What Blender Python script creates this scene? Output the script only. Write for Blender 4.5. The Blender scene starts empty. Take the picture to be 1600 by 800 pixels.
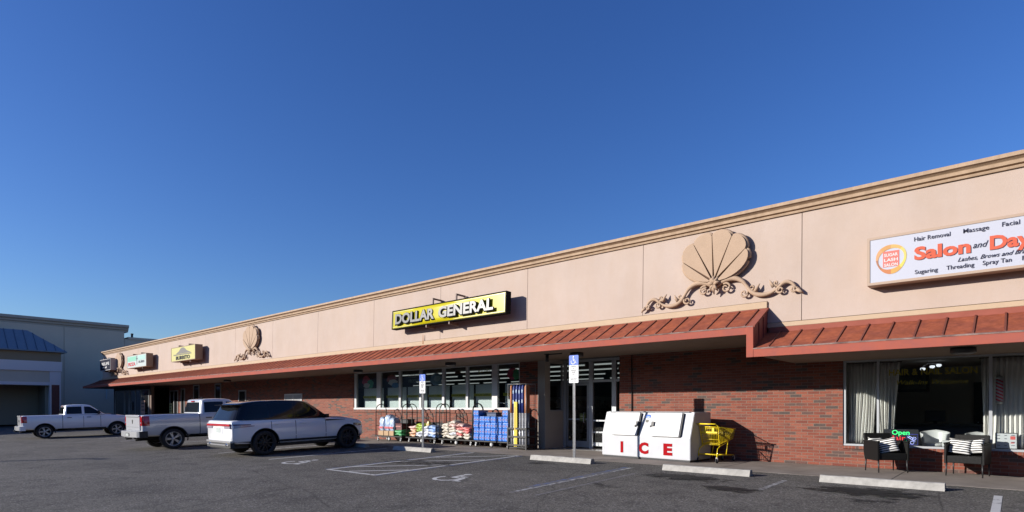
import bpy, bmesh, math, random
from mathutils import Vector, Matrix
random.seed(7)
S = bpy.context.scene
COL = S.collection
R = math.radians
# ------------------------------------------------------------------ camera
cam = bpy.data.objects.new('camera', bpy.data.cameras.new('camera'))
COL.objects.link(cam)
cam.location = (0, -15.9, 1.42)
cam.rotation_euler = (R(90), 0, math.atan(790/906.0))
cam.data.sensor_width = 36
cam.data.lens = 36*906/1600.0
cam.data.shift_y = 237/1600.0
cam.data.clip_end = 3000
cam.data.clip_start = 0.1
S.camera = cam
# ------------------------------------------------------------------ sky, sun
KX, KZ = 0.75, 0.39                    # sun comes from (-KX, -1, KZ)
elev = math.atan2(KZ, math.hypot(KX, 1))
azim = math.atan2(-KX, -1)
W = bpy.data.worlds.new("World"); S.world = W; W.use_nodes = True
nt = W.node_tree
bg = nt.nodes['Background']
sky = nt.nodes.new('ShaderNodeTexSky'); sky.sky_type = 'NISHITA'; sky.sun_disc = False
sky.sun_elevation = elev; sky.sun_rotation = azim % (2*math.pi)
sky.altitude = 0; sky.air_density = 1.15; sky.dust_density = 0.5; sky.ozone_density = 6.0
hs = nt.nodes.new('ShaderNodeHueSaturation'); hs.inputs['Saturation'].default_value = 1.12; hs.inputs['Hue'].default_value = .517
nt.links.new(sky.outputs[0], hs.inputs['Color']); nt.links.new(hs.outputs[0], bg.inputs[0]); bg.inputs[1].default_value = 0.104
sl = bpy.data.lights.new('sun', 'SUN'); sl.energy = 5.0; sl.angle = R(0.5); sl.color = (1.0, 0.94, 0.86)
so = bpy.data.objects.new('sun', sl); COL.objects.link(so)
so.rotation_euler = Vector((-KX, -1, KZ)).to_track_quat('Z', 'Y').to_euler()
S.view_settings.view_transform = 'Standard'; S.view_settings.look = 'None'
S.view_settings.exposure = 0.55; S.view_settings.gamma = 1.0; S.view_settings.use_curve_mapping = False
S.render.engine = 'CYCLES'
S.cycles.max_bounces = 8; S.cycles.transparent_max_bounces = 16
S.cycles.caustics_reflective = False; S.cycles.caustics_refractive = False
S.render.resolution_x = 1024; S.render.resolution_y = 512

# ------------------------------------------------------------------ materials
def newmat(name):
    m = bpy.data.materials.new(name); m.use_nodes = True
    return m, m.node_tree, m.node_tree.nodes['Principled BSDF']
def M(name, col, rough=.6, metal=0.0, var=0.0, scale=4.0, bump=0.0, bscale=40.0, spec=None, coat=0.0, emit=0.0, dirt=None):
    m, t, b = newmat(name)
    b.inputs['Base Color'].default_value = (*col, 1)
    b.inputs['Roughness'].default_value = rough
    b.inputs['Metallic'].default_value = metal
    if spec is not None: b.inputs['Specular IOR Level'].default_value = spec
    if coat: b.inputs['Coat Weight'].default_value = coat; b.inputs['Coat Roughness'].default_value = .04
    if emit:
        b.inputs['Emission Color'].default_value = (*col, 1); b.inputs['Emission Strength'].default_value = emit
    tc = t.nodes.new('ShaderNodeTexCoord')
    if var:
        n = t.nodes.new('ShaderNodeTexNoise'); n.inputs['Scale'].default_value = scale; n.inputs['Detail'].default_value = 6
        n.inputs['Roughness'].default_value = .65
        t.links.new(tc.outputs['Object'], n.inputs['Vector'])
        r = t.nodes.new('ShaderNodeValToRGB')
        r.color_ramp.elements[0].position = .3; r.color_ramp.elements[1].position = .7
        d = dirt or tuple(c*(1-var) for c in col)
        r.color_ramp.elements[0].color = (*d, 1)
        r.color_ramp.elements[1].color = (*[min(1, c*(1+var*.5)) for c in col], 1)
        t.links.new(n.outputs['Fac'], r.inputs[0]); t.links.new(r.outputs[0], b.inputs['Base Color'])
    if bump:
        n2 = t.nodes.new('ShaderNodeTexNoise'); n2.inputs['Scale'].default_value = bscale; n2.inputs['Detail'].default_value = 4
        t.links.new(tc.outputs['Object'], n2.inputs['Vector'])
        bp = t.nodes.new('ShaderNodeBump'); bp.inputs['Strength'].default_value = bump; bp.inputs['Distance'].default_value = .01
        t.links.new(n2.outputs['Fac'], bp.inputs['Height']); t.links.new(bp.outputs[0], b.inputs['Normal'])
    return m

def brick_mat(name, rot=False, w=.275, h=.0735):
    m, t, b = newmat(name)
    tc = t.nodes.new('ShaderNodeTexCoord'); sx = t.nodes.new('ShaderNodeSeparateXYZ'); cx = t.nodes.new('ShaderNodeCombineXYZ')
    ad = t.nodes.new('ShaderNodeMath'); ad.operation = 'ADD'
    t.links.new(tc.outputs['Object'], sx.inputs[0])
    t.links.new(sx.outputs[0], ad.inputs[0]); t.links.new(sx.outputs[1], ad.inputs[1])
    # a little wobble so that no two rows are ruled
    nz = t.nodes.new('ShaderNodeTexNoise'); nz.inputs['Scale'].default_value = 9; t.links.new(tc.outputs['Object'], nz.inputs['Vector'])
    wz = t.nodes.new('ShaderNodeMath'); wz.operation = 'MULTIPLY_ADD'; wz.inputs[1].default_value = .008
    t.links.new(nz.outputs['Fac'], wz.inputs[0]); t.links.new(sx.outputs[2], wz.inputs[2])
    if rot:
        t.links.new(ad.outputs[0], cx.inputs[1]); t.links.new(wz.outputs[0], cx.inputs[0])
    else:
        t.links.new(ad.outputs[0], cx.inputs[0]); t.links.new(wz.outputs[0], cx.inputs[1])
    br = t.nodes.new('ShaderNodeTexBrick'); br.offset = .5; br.squash = 1
    br.inputs['Scale'].default_value = 1; br.inputs['Mortar Size'].default_value = .0062
    br.inputs['Mortar Smooth'].default_value = .15; br.inputs['Bias'].default_value = 0
    br.inputs['Brick Width'].default_value = w; br.inputs['Row Height'].default_value = h
    br.inputs['Color1'].default_value = (0, 0, 0, 1); br.inputs['Color2'].default_value = (1, 1, 1, 1)
    br.inputs['Mortar'].default_value = (.5, .5, .5, 1)
    t.links.new(cx.outputs[0], br.inputs['Vector'])
    # clumps of dark bricks
    n = t.nodes.new('ShaderNodeTexNoise'); n.inputs['Scale'].default_value = 1.3; n.inputs['Detail'].default_value = 2
    t.links.new(tc.outputs['Object'], n.inputs['Vector'])
    mr = t.nodes.new('ShaderNodeMath'); mr.operation = 'MULTIPLY_ADD'; mr.inputs[1].default_value = .45; mr.inputs[2].default_value = -.225
    t.links.new(n.outputs['Fac'], mr.inputs[0])
    sm = t.nodes.new('ShaderNodeMath'); sm.operation = 'ADD'
    t.links.new(br.outputs['Color'], sm.inputs[0]); t.links.new(mr.outputs[0], sm.inputs[1])
    r = t.nodes.new('ShaderNodeValToRGB'); e = r.color_ramp.elements
    e[0].position = 0; e[0].color = (.20, .050, .028, 1)
    e[1].position = 1.0; e[1].color = (.075, .055, .048, 1)
    for p, c in ((.25, (.25, .068, .038, 1)), (.5, (.165, .040, .025, 1)), (.72, (.275, .085, .050, 1)), (.84, (.15, .052, .038, 1)), (.9, (.10, .060, .050, 1))):
        k = e.new(p); k.color = c
    t.links.new(sm.outputs[0], r.inputs[0])
    n3 = t.nodes.new('ShaderNodeTexNoise'); n3.inputs['Scale'].default_value = 30; n3.inputs['Detail'].default_value = 5
    t.links.new(tc.outputs['Object'], n3.inputs['Vector'])
    mm = t.nodes.new('ShaderNodeMix'); mm.data_type = 'RGBA'; mm.blend_type = 'MULTIPLY'; mm.inputs[0].default_value = .7
    rr = t.nodes.new('ShaderNodeValToRGB'); rr.color_ramp.elements[0].position = .3; rr.color_ramp.elements[0].color = (.6, .6, .6, 1); rr.color_ramp.elements[1].position = .7
    t.links.new(n3.outputs['Fac'], rr.inputs[0])
    t.links.new(r.outputs[0], mm.inputs[6]); t.links.new(rr.outputs[0], mm.inputs[7])
    mx = t.nodes.new('ShaderNodeMix'); mx.data_type = 'RGBA'
    t.links.new(br.outputs['Fac'], mx.inputs[0]); t.links.new(mm.outputs[2], mx.inputs[6]); mx.inputs[7].default_value = (.185, .125, .098, 1)
    t.links.new(mx.outputs[2], b.inputs['Base Color']); b.inputs['Roughness'].default_value = .85
    bp = t.nodes.new('ShaderNodeBump'); bp.invert = True; bp.inputs['Strength'].default_value = .6; bp.inputs['Distance'].default_value = .008
    t.links.new(br.outputs['Fac'], bp.inputs['Height']); t.links.new(bp.outputs[0], b.inputs['Normal'])
    return m

def glass_mat(name, tint=(.75, .8, .8), refl=1.0):
    m = bpy.data.materials.new(name); m.use_nodes = True; t = m.node_tree; t.nodes.clear()
    o = t.nodes.new('ShaderNodeOutputMaterial'); mx = t.nodes.new('ShaderNodeMixShader')
    tr = t.nodes.new('ShaderNodeBsdfTransparent'); tr.inputs[0].default_value = (*tint, 1)
    gl = t.nodes.new('ShaderNodeBsdfGlossy'); gl.inputs['Roughness'].default_value = .01
    ge = t.nodes.new('ShaderNodeNewGeometry'); dt = t.nodes.new('ShaderNodeVectorMath'); dt.operation = 'DOT_PRODUCT'
    t.links.new(ge.outputs['Normal'], dt.inputs[0]); t.links.new(ge.outputs['Incoming'], dt.inputs[1])
    prev = dt.outputs['Value']
    for op, args in (('ABSOLUTE', ()), ('SUBTRACT', (1.0, None)), ('POWER', (None, 5.0)), ('MULTIPLY_ADD', (None, .95*refl, .045*refl))):
        k = t.nodes.new('ShaderNodeMath'); k.operation = op; k.use_clamp = True
        if not args: t.links.new(prev, k.inputs[0])
        for i, a in enumerate(args):
            if a is None: t.links.new(prev, k.inputs[i])
            else: k.inputs[i].default_value = a
        prev = k.outputs[0]
    t.links.new(prev, mx.inputs[0])
    t.links.new(tr.outputs[0], mx.inputs[1]); t.links.new(gl.outputs[0], mx.inputs[2]); t.links.new(mx.outputs[0], o.inputs[0])
    return m

def asphalt_mat():
    m, t, b = newmat('asphalt'); L = t.links.new
    tc = t.nodes.new('ShaderNodeTexCoord'); O = tc.outputs['Object']
    def noise(s, d=5, r=.6):
        n = t.nodes.new('ShaderNodeTexNoise'); n.inputs['Scale'].default_value = s; n.inputs['Detail'].default_value = d; n.inputs['Roughness'].default_value = r
        L(O, n.inputs['Vector']); return n.outputs['Fac']
    def ramp(f, p0, c0, p1, c1):
        r = t.nodes.new('ShaderNodeValToRGB'); r.color_ramp.elements[0].position = p0; r.color_ramp.elements[1].position = p1
        r.color_ramp.elements[0].color = (*c0, 1); r.color_ramp.elements[1].color = (*c1, 1); L(f, r.inputs[0]); return r.outputs[0]
    def mul(a, c, f=1.0):
        x = t.nodes.new('ShaderNodeMix'); x.data_type = 'RGBA'; x.blend_type = 'MULTIPLY'; x.inputs[0].default_value = f; L(a, x.inputs[6]); L(c, x.inputs[7]); return x.outputs[2]
    base = ramp(noise(.35, 6, .6), .3, (.090, .085, .077), .7, (.124, .118, .108))
    vo = t.nodes.new('ShaderNodeTexVoronoi'); vo.inputs['Scale'].default_value = 55; L(O, vo.inputs['Vector'])
    sep = t.nodes.new('ShaderNodeSeparateColor'); L(vo.outputs['Color'], sep.inputs[0])
    c = mul(base, ramp(sep.outputs[0], 0, (.35, .35, .36), 1, (1.75, 1.72, 1.66)), .85)
    c = mul(c, ramp(noise(130, 3, .7), .35, (.6, .6, .6), .7, (1.35, 1.35, 1.35)))
    c = mul(c, ramp(noise(1.6, 7, .65), .36, (.72, .72, .73), .52, (1.05, 1.05, 1.04)))
    c = mul(c, ramp(noise(.12, 3, .5), .35, (.84, .84, .85), .6, (1.08, 1.07, 1.06)))
    # sparse light aggregate
    v2 = t.nodes.new('ShaderNodeTexVoronoi'); v2.inputs['Scale'].default_value = 38; L(O, v2.inputs['Vector'])
    s2 = t.nodes.new('ShaderNodeSeparateColor'); L(v2.outputs['Color'], s2.inputs[0])
    sp = ramp(s2.outputs[1], .93, (0, 0, 0), .95, (1, 1, 1))
    x = t.nodes.new('ShaderNodeMix'); x.data_type = 'RGBA'; L(sp, x.inputs[0]); L(c, x.inputs[6]); x.inputs[7].default_value = (.19, .18, .17, 1)
    c = x.outputs[2]
    # hairline cracks
    v3 = t.nodes.new('ShaderNodeTexVoronoi'); v3.feature = 'DISTANCE_TO_EDGE'; v3.inputs['Scale'].default_value = .22
    mp = t.nodes.new('ShaderNodeMixRGB'); mp.inputs[0].default_value = .12
    nn = t.nodes.new('ShaderNodeTexNoise'); nn.inputs['Scale'].default_value = 1.2; nn.inputs['Detail'].default_value = 6; L(O, nn.inputs['Vector'])
    L(O, mp.inputs[1]); L(nn.outputs['Color'], mp.inputs[2]); L(mp.outputs[0], v3.inputs['Vector'])
    cr = ramp(v3.outputs['Distance'], .0, (.5, .5, .5), .0045, (1, 1, 1))
    c = mul(c, cr, .8)
    L(c, b.inputs['Base Color']); b.inputs['Roughness'].default_value = .9; b.inputs['Specular IOR Level'].default_value = .25
    bp = t.nodes.new('ShaderNodeBump'); bp.inputs['Strength'].default_value = .5; bp.inputs['Distance'].default_value = .006
    L(sep.outputs[0], bp.inputs['Height']); L(bp.outputs[0], b.inputs['Normal'])
    return m

def worn_mat(name, col, thr=.42, under=(.105, .10, .096), scale=7):
    """road paint worn down to the asphalt through a noise"""
    m, t, b = newmat(name); L = t.links.new
    tc = t.nodes.new('ShaderNodeTexCoord')
    n = t.nodes.new('ShaderNodeTexNoise'); n.inputs['Scale'].default_value = scale; n.inputs['Detail'].default_value = 9; n.inputs['Roughness'].default_value = .75
    L(tc.outputs['Object'], n.inputs['Vector'])
    r = t.nodes.new('ShaderNodeValToRGB'); r.color_ramp.elements[0].position = thr-.04; r.color_ramp.elements[1].position = thr+.05
    r.color_ramp.elements[0].color = (*under, 1); r.color_ramp.elements[1].color = (*col, 1)
    L(n.outputs['Fac'], r.inputs[0]); L(r.outputs[0], b.inputs['Base Color']); b.inputs['Roughness'].default_value = .85
    return m

def stain_mat(name, col=(.012, .012, .013), thr=.48, scale=2.2, soft=.10, amount=.8):
    m = bpy.data.materials.new(name); m.use_nodes = True; t = m.node_tree; t.nodes.clear(); L = t.links.new
    o = t.nodes.new('ShaderNodeOutputMaterial'); mx = t.nodes.new('ShaderNodeMixShader')
    tr = t.nodes.new('ShaderNodeBsdfTransparent'); d = t.nodes.new('ShaderNodeBsdfPrincipled'); d.inputs['Base Color'].default_value = (*col, 1); d.inputs['Roughness'].default_value = .7
    tc = t.nodes.new('ShaderNodeTexCoord')
    n = t.nodes.new('ShaderNodeTexNoise'); n.inputs['Scale'].default_value = scale; n.inputs['Detail'].default_value = 8; n.inputs['Roughness'].default_value = .65
    mp = t.nodes.new('ShaderNodeMapping'); mp.inputs['Scale'].default_value = (1, 1.8, 1)
    L(tc.outputs['Object'], mp.inputs[0]); L(mp.outputs[0], n.inputs['Vector'])
    # radial fade from the patch centre
    g = t.nodes.new('ShaderNodeTexCoord'); mg = t.nodes.new('ShaderNodeMapping'); mg.inputs['Location'].default_value = (-1, -1, 0); mg.inputs['Scale'].default_value = (2, 2, 0)
    L(g.outputs['UV'], mg.inputs[0])
    ln = t.nodes.new('ShaderNodeVectorMath'); ln.operation = 'LENGTH'; L(mg.outputs[0], ln.inputs[0])
    f = t.nodes.new('ShaderNodeMapRange'); f.inputs[1].default_value = .25; f.inputs[2].default_value = 1; f.inputs[3].default_value = 0; f.inputs[4].default_value = .34
    L(ln.outputs['Value'], f.inputs[0])
    sb = t.nodes.new('ShaderNodeMath'); sb.operation = 'SUBTRACT'; L(n.outputs['Fac'], sb.inputs[0]); L(f.outputs[0], sb.inputs[1])
    r = t.nodes.new('ShaderNodeMapRange'); r.inputs[1].default_value = thr; r.inputs[2].default_value = thr+soft; r.inputs[3].default_value = 0; r.inputs[4].default_value = amount
    L(sb.outputs[0], r.inputs[0]); L(r.outputs[0], mx.inputs[0]); L(tr.outputs[0], mx.inputs[1]); L(d.outputs[0], mx.inputs[2]); L(mx.outputs[0], o.inputs[0])
    return m

def stripe_mat(name, c1, c2, axis=2, freq=20, thr=.5, rough=.7, diag=0.0):
    m, t, b = newmat(name); L = t.links.new
    tc = t.nodes.new('ShaderNodeTexCoord'); sx = t.nodes.new('ShaderNodeSeparateXYZ'); L(tc.outputs['Object'], sx.inputs[0])
    a = t.nodes.new('ShaderNodeMath'); a.operation = 'MULTIPLY_ADD'; a.inputs[1].default_value = diag; L(sx.outputs[0], a.inputs[0]); L(sx.outputs[axis], a.inputs[2])
    k = t.nodes.new('ShaderNodeMath'); k.operation = 'MULTIPLY'; k.inputs[1].default_value = freq; L(a.outputs[0], k.inputs[0])
    fr = t.nodes.new('ShaderNodeMath'); fr.operation = 'FRACT'; L(k.outputs[0], fr.inputs[0])
    g = t.nodes.new('ShaderNodeMath'); g.operation = 'GREATER_THAN'; g.inputs[1].default_value = thr; L(fr.outputs[0], g.inputs[0])
    x = t.nodes.new('ShaderNodeMix'); x.data_type = 'RGBA'; L(g.outputs[0], x.inputs[0]); x.inputs[6].default_value = (*c1, 1); x.inputs[7].default_value = (*c2, 1)
    L(x.outputs[2], b.inputs['Base Color']); b.inputs['Roughness'].default_value = rough
    return m

BRICK = brick_mat('brick'); ROWLOCK = brick_mat('brick_rowlock', w=.075, h=.21)
STUCCO = M('pink_stucco', (.425, .337, .285), .9, var=.07, scale=.7, bump=.35, bscale=60)
def streaks(m, amount=.88, sx=5, sz=.35, lo=.42, hi=.62):
    t = m.node_tree; b = t.nodes['Principled BSDF']; src = b.inputs['Base Color'].links[0].from_socket
    tc = t.nodes.new('ShaderNodeTexCoord'); mp = t.nodes.new('ShaderNodeMapping'); mp.inputs['Scale'].default_value = (sx, sx, sz)
    n = t.nodes.new('ShaderNodeTexNoise'); n.inputs['Scale'].default_value = 1; n.inputs['Detail'].default_value = 7; n.inputs['Roughness'].default_value = .65
    r = t.nodes.new('ShaderNodeValToRGB'); r.color_ramp.elements[0].position = lo; r.color_ramp.elements[0].color = (amount, amount*.98, amount*.95, 1); r.color_ramp.elements[1].position = hi
    x = t.nodes.new('ShaderNodeMix'); x.data_type = 'RGBA'; x.blend_type = 'MULTIPLY'; x.inputs[0].default_value = 1
    t.links.new(tc.outputs['Object'], mp.inputs[0]); t.links.new(mp.outputs[0], n.inputs['Vector']); t.links.new(n.outputs['Fac'], r.inputs[0])
    t.links.new(src, x.inputs[6]); t.links.new(r.outputs[0], x.inputs[7]); t.links.new(x.outputs[2], b.inputs['Base Color'])
streaks(STUCCO, .975, 1.5, .5)
TAN = M('tan_trim', (.43, .315, .21), .8, var=.07, scale=3, bump=.2)
CORN = M('cornice_paint', (.40, .28, .185), .75, var=.1, scale=3, bump=.2)
SHELL = M('shell_paint', (.385, .27, .185), .85, var=.06, scale=5, bump=.25)
SCROLL = M('scroll_paint', (.385, .27, .185), .85, var=.10, scale=9, bump=.2)
GROOVE = M('groove', (.10, .055, .035), .95)
ROOFRED = M('terracotta_metal', (.33, .092, .044), .85, spec=.15, var=.2, scale=2.6, dirt=(.20, .058, .04))
streaks(ROOFRED, .78, 9, 1.2); streaks(CORN, .85, 7, 1.5); streaks(BANDRED, .82, 8, 3, .35, .55) if False else None
DRIP = M('drip_edge', (.13, .035, .022), .8, var=.8, scale=4, dirt=(.06, .02, .015)); DRIP.node_tree.nodes['Color Ramp'].color_ramp.elements[1].color = (.36, .26, .22, 1); DRIP.node_tree.nodes['Color Ramp'].color_ramp.elements[1].position = .78
RIB = M('shaded_roof_rib', (.14, .035, .022), .6)  # darker than the roof metal: the ribs' shadow side put into the colour
BANDRED = M('fascia_red', (.31, .082, .052), .85, spec=.15, var=.25, scale=3.5, dirt=(.27, .085, .068))
PINKFL = M('pink_flashing', (.26, .082, .058), .85, spec=.15, var=.1)
SOFFIT = M('soffit', (.22, .165, .12), .9, var=.08, scale=2)
CONC = M('walk_concrete', (.225, .195, .17), .92, var=.22, scale=1.3, bump=.3, bscale=90, dirt=(.15, .125, .105))
CONC_W = M('stop_concrete', (.36, .345, .315), .9, var=.2, scale=7, bump=.5, bscale=60, dirt=(.25, .24, .22))
BEIGE = M('beige_pier', (.36, .33, .29), .85, var=.05, scale=3)
ALU = M('aluminium', (.38, .40, .42), .4, metal=.2)
ALU_D = M('dark_aluminium', (.30, .31, .32), .45, metal=.3)
WHITE = M('white_paint', (.54, .54, .53), .45)
WHITE_S = M('white_steel', (.43, .44, .46), .45, var=.08, scale=2.5)
BLACK = M('black_metal', (.018, .018, .019), .45)
BLACKP = M('black_plastic', (.022, .022, .024), .6)
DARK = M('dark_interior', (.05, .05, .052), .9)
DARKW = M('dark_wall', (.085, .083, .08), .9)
GLASS = glass_mat('window_glass', (.84, .87, .87), 1.0)
GLASS_S = glass_mat('salon_glass', (.93, .95, .95), .8)
ASPH = asphalt_mat()
LOTW = worn_mat('white_road_paint', (.46, .46, .45), .40)
LOTW2 = worn_mat('faded_road_paint', (.33, .33, .325), .50, scale=9)
LOTB = worn_mat('blue_road_paint', (.065, .10, .21), .50)
GREY = M('grey_stucco', (.62, .52, .41), .9, var=.06, scale=.6)
GREYD = M('grey_trim', (.42, .37, .31), .8)
BLUER = M('blue_roof', (.17, .21, .26), .5, var=.1)
PALEB = M('pale_band', (.74, .66, .64), .8)
BROWNP = M('brown_band', (.28, .20, .125), .8)
GALV = M('galvanised', (.42, .43, .44), .45, metal=.6, var=.15, scale=20)
RUBBER = M('rubber', (.020, .020, .021), .8)
CHROME = M('chrome', (.75, .76, .78), .15, metal=1.0)
RIMS = M('alloy', (.45, .46, .48), .3, metal=.8)
SIGNBLK = M('sign_black', (.015, .015, .018), .35)
YEL = M('sign_yellow', (.46, .40, .008), .17, spec=.35)

# ------------------------------------------------------------------ mesh helpers
class MB:
    def __init__(s): s.bm = bmesh.new()
    def box(s, x0, x1, y0, y1, z0, z1, bev=0, seg=1, mtx=None, mi=0):
        if x1 < x0: x0, x1 = x1, x0
        if y1 < y0: y0, y1 = y1, y0
        vs = [s.bm.verts.new((x, y, z)) for x in (x0, x1) for y in (y0, y1) for z in (z0, z1)]
        idx = [(0,1,3,2), (4,6,7,5), (0,4,5,1), (2,3,7,6), (0,2,6,4), (1,5,7,3)]
        fs = [s.bm.faces.new([vs[i] for i in f]) for f in idx]
        for f in fs: f.material_index = mi
        if mtx is not None: bmesh.ops.transform(s.bm, matrix=mtx, verts=vs)
        if bev:
            es = list({e for f in fs for e in f.edges})
            bmesh.ops.bevel(s.bm, geom=es, offset=bev, segments=seg, affect='EDGES', profile=.5)
        return s
    def quad(s, *p, mi=0):
        f = s.bm.faces.new([s.bm.verts.new(q) for q in p]); f.material_index = mi; return s
    def prism(s, pts, y0, y1, plane='xz', mi=0):
        """polygon (a,b) pulled from y0 to y1 along the axis normal to its plane"""
        def P(a, b, c): return {'xz': (a, c, b), 'yz': (c, a, b), 'xy': (a, b, c)}[plane]
        a = [s.bm.verts.new(P(p[0], p[1], y0)) for p in pts]; b = [s.bm.verts.new(P(p[0], p[1], y1)) for p in pts]
        n = len(pts); fs = [s.bm.faces.new(a), s.bm.faces.new(b[::-1])]
        for i in range(n): fs.append(s.bm.faces.new((a[i], a[(i+1) % n], b[(i+1) % n], b[i])))
        for f in fs: f.material_index = mi
        return s
    def tube(s, pts, r, n=8, closed=False, mi=0, flat=None):
        pts = [Vector(p) for p in pts]; rings = []; N = len(pts)
        for i, p in enumerate(pts):
            if closed: d = pts[(i+1) % N]-pts[i-1]
            else: d = (pts[min(i+1, N-1)]-pts[max(i-1, 0)])
            d.normalize(); up = Vector((0, 0, 1)) if abs(d.z) < .95 else Vector((1, 0, 0))
            if flat is not None: up = Vector(flat)
            u = d.cross(up).normalized(); v = u.cross(d).normalized()
            rr = r[i] if isinstance(r, (list, tuple)) else r
            ring = []
            for k in range(n):
                a = 2*math.pi*k/n
                ring.append(s.bm.verts.new(p+u*math.cos(a)*rr+v*math.sin(a)*rr*(1 if flat is None else .8)))
            rings.append(ring)
        m = N if closed else N-1
        for i in range(m):
            A, B = rings[i], rings[(i+1) % N]
            for k in range(n):
                f = s.bm.faces.new((A[k], A[(k+1) % n], B[(k+1) % n], B[k])); f.smooth = True; f.material_index = mi
        if not closed:
            s.bm.faces.new(rings[0][::-1]).material_index = mi; s.bm.faces.new(rings[-1]).material_index = mi
        return s
    def cyl(s, p0, p1, r, n=16, mi=0): return s.tube([p0, p1], r, n, mi=mi)
    def lathe(s, prof, n=32, c=(0, 0, 0), axis='x', mi=0, cap=False):
        """profile (radius, height along axis)"""
        rings = []
        for r, h in prof:
            ring = []
            for k in range(n):
                a = 2*math.pi*k/n; u, v = r*math.cos(a), r*math.sin(a)
                q = {'x': (h, u, v), 'y': (u, h, v), 'z': (u, v, h)}[axis]
                ring.append(s.bm.verts.new((c[0]+q[0], c[1]+q[1], c[2]+q[2])))
            rings.append(ring)
        for A, B in zip(rings, rings[1:]):
            for k in range(n):
                f = s.bm.faces.new((A[k], A[(k+1) % n], B[(k+1) % n], B[k])); f.smooth = True; f.material_index = mi
        for ring in ((rings[0], rings[-1]) if cap else ()):
            try: s.bm.faces.new(ring).material_index = mi
            except ValueError: pass
        return s
    def grid(s, fn, nu, nv, mi=0, smooth=True):
        V = [[s.bm.verts.new(fn(i/nu, j/nv)) for j in range(nv+1)] for i in range(nu+1)]
        for i in range(nu):
            for j in range(nv):
                f = s.bm.faces.new((V[i][j], V[i+1][j], V[i+1][j+1], V[i][j+1])); f.smooth = smooth; f.material_index = mi
        return s
    def build(s, name, mat, parent=None, loc=None, smooth=False, recalc=True):
        if recalc: bmesh.ops.recalc_face_normals(s.bm, faces=s.bm.faces)
        me = bpy.data.meshes.new(name); s.bm.to_mesh(me); s.bm.free()
        for mm in (mat if isinstance(mat, (list, tuple)) else [mat]): me.materials.append(mm)
        if smooth: me.polygons.foreach_set('use_smooth', [True]*len(me.polygons))
        o = bpy.data.objects.new(name, me); COL.objects.link(o)
        if parent: o.parent = parent
        if loc: o.location = loc
        return o
def empty(name, loc=(0, 0, 0), rot=(0, 0, 0), scale=None):
    o = bpy.data.objects.new(name, None); COL.objects.link(o); o.location = loc; o.rotation_euler = rot; o.empty_display_size = .2
    if scale: o.scale = scale
    return o
def tag(o, label=None, cat=None, group=None, kind=None):
    if label: o['label'] = label
    if cat: o['category'] = cat
    if group: o['group'] = group
    if kind: o['kind'] = kind
    return o
def copy_tree(o, parent=None):
    c = o.copy(); COL.objects.link(c)
    if parent: c.parent = parent
    for ch in list(o.children): copy_tree(ch, c)
    return c
def bake(o):
    dg = bpy.context.evaluated_depsgraph_get(); dg.update()
    me = bpy.data.meshes.new_from_object(o.evaluated_get(dg), depsgraph=dg)
    o.modifiers.clear(); o.data = me; return o
def text(name, s, size, mat, parent, loc, rot=(R(90), 0, 0), ext=.004, off=0.0, shear=0.0, align='LEFT', space=1.0, sx=1.0, width=None):
    c = bpy.data.curves.new(name, 'FONT'); c.body = s; c.size = size; c.extrude = ext; c.offset = off; c.shear = shear
    c.align_x = align; c.space_character = space; c.resolution_u = 3
    o = bpy.data.objects.new(name, c); COL.objects.link(o)
    dg = bpy.context.evaluated_depsgraph_get(); dg.update()
    me = bpy.data.meshes.new_from_object(o.evaluated_get(dg), depsgraph=dg)
    bpy.data.objects.remove(o)
    if width:
        xs = [v.co.x for v in me.vertices]; k = width/(max(xs)-min(xs)); sx = k; x0 = min(xs)
        for v in me.vertices: v.co.x = (v.co.x-x0)
    me.materials.clear(); me.materials.append(mat)
    for v in me.vertices: v.co.x *= sx
    t = bpy.data.objects.new(name, me); COL.objects.link(t); t.parent = parent; t.location = loc; t.rotation_euler = rot
    return t
Y0, SL = -2.6, .024
def gz(y): return 0 if y > Y0 else SL*(y-Y0)
# ================================================================== THE SETTING
mb = MB()
ys = [-600, -42, -20, -2.66, Y0, 600]
for a, b in zip(ys, ys[1:]):
    za, zb = [(gz(-42) if y < -42 else (gz(y) if y < Y0 else 0))-(.012 if y < Y0 else .007) for y in (a, b)]
    xs = [-700, -120, -62, -30, 0, 30, 120, 700]
    for p, q in zip(xs, xs[1:]): mb.quad((p, a, za), (q, a, za), (q, b, zb), (p, b, zb))
tag(mb.build('parking_lot', ASPH), kind='structure')
# walkway slabs with open joints
mb = MB(); xx = [-61.5]+[-60.2+3.43*i for i in range(22)]
xx = [x for x in xx]
for a, b in zip(xx, xx[1:]):
    mb.box(a+.008, b-.008, Y0, .24, -.10, -.002, bev=.002)
tag(mb.build('walkway', CONC), kind='structure')
mb = MB(); mb.box(-61.5, 11.8, Y0+.01, .2, -.09, -.02); tag(mb.build('walkway_base', GROOVE), kind='structure')
# painted lines; every one a sheet 4 mm above the asphalt
def line(name, x0, y0, x1, y1, w, mat, dz=-.008):
    d = Vector((x1-x0, y1-y0)); d.normalize(); n = Vector((-d.y, d.x))*w/2; mb = MB(); k = 8
    for i in range(k):
        a, b = i/k, (i+1)/k
        P = [(x0+(x1-x0)*t, y0+(y1-y0)*t) for t in (a, b)]
        q = [(P[0][0]+n.x, P[0][1]+n.y), (P[0][0]-n.x, P[0][1]-n.y), (P[1][0]-n.x, P[1][1]-n.y), (P[1][0]+n.x, P[1][1]+n.y)]
        mb.quad(*[(u, v, gz(v)+dz) for u, v in q])
    return tag(mb.build(name, mat), kind='structure')
line('parking_line', -.24, -3.45, -.24, -7.6, .11, LOTW)
line('parking_line', -3.5, -3.6, -3.52, -5.0, .10, LOTW2)
line('parking_line', -7.02, -3.45, -7.02, -7.9, .11, LOTW2)
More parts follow.
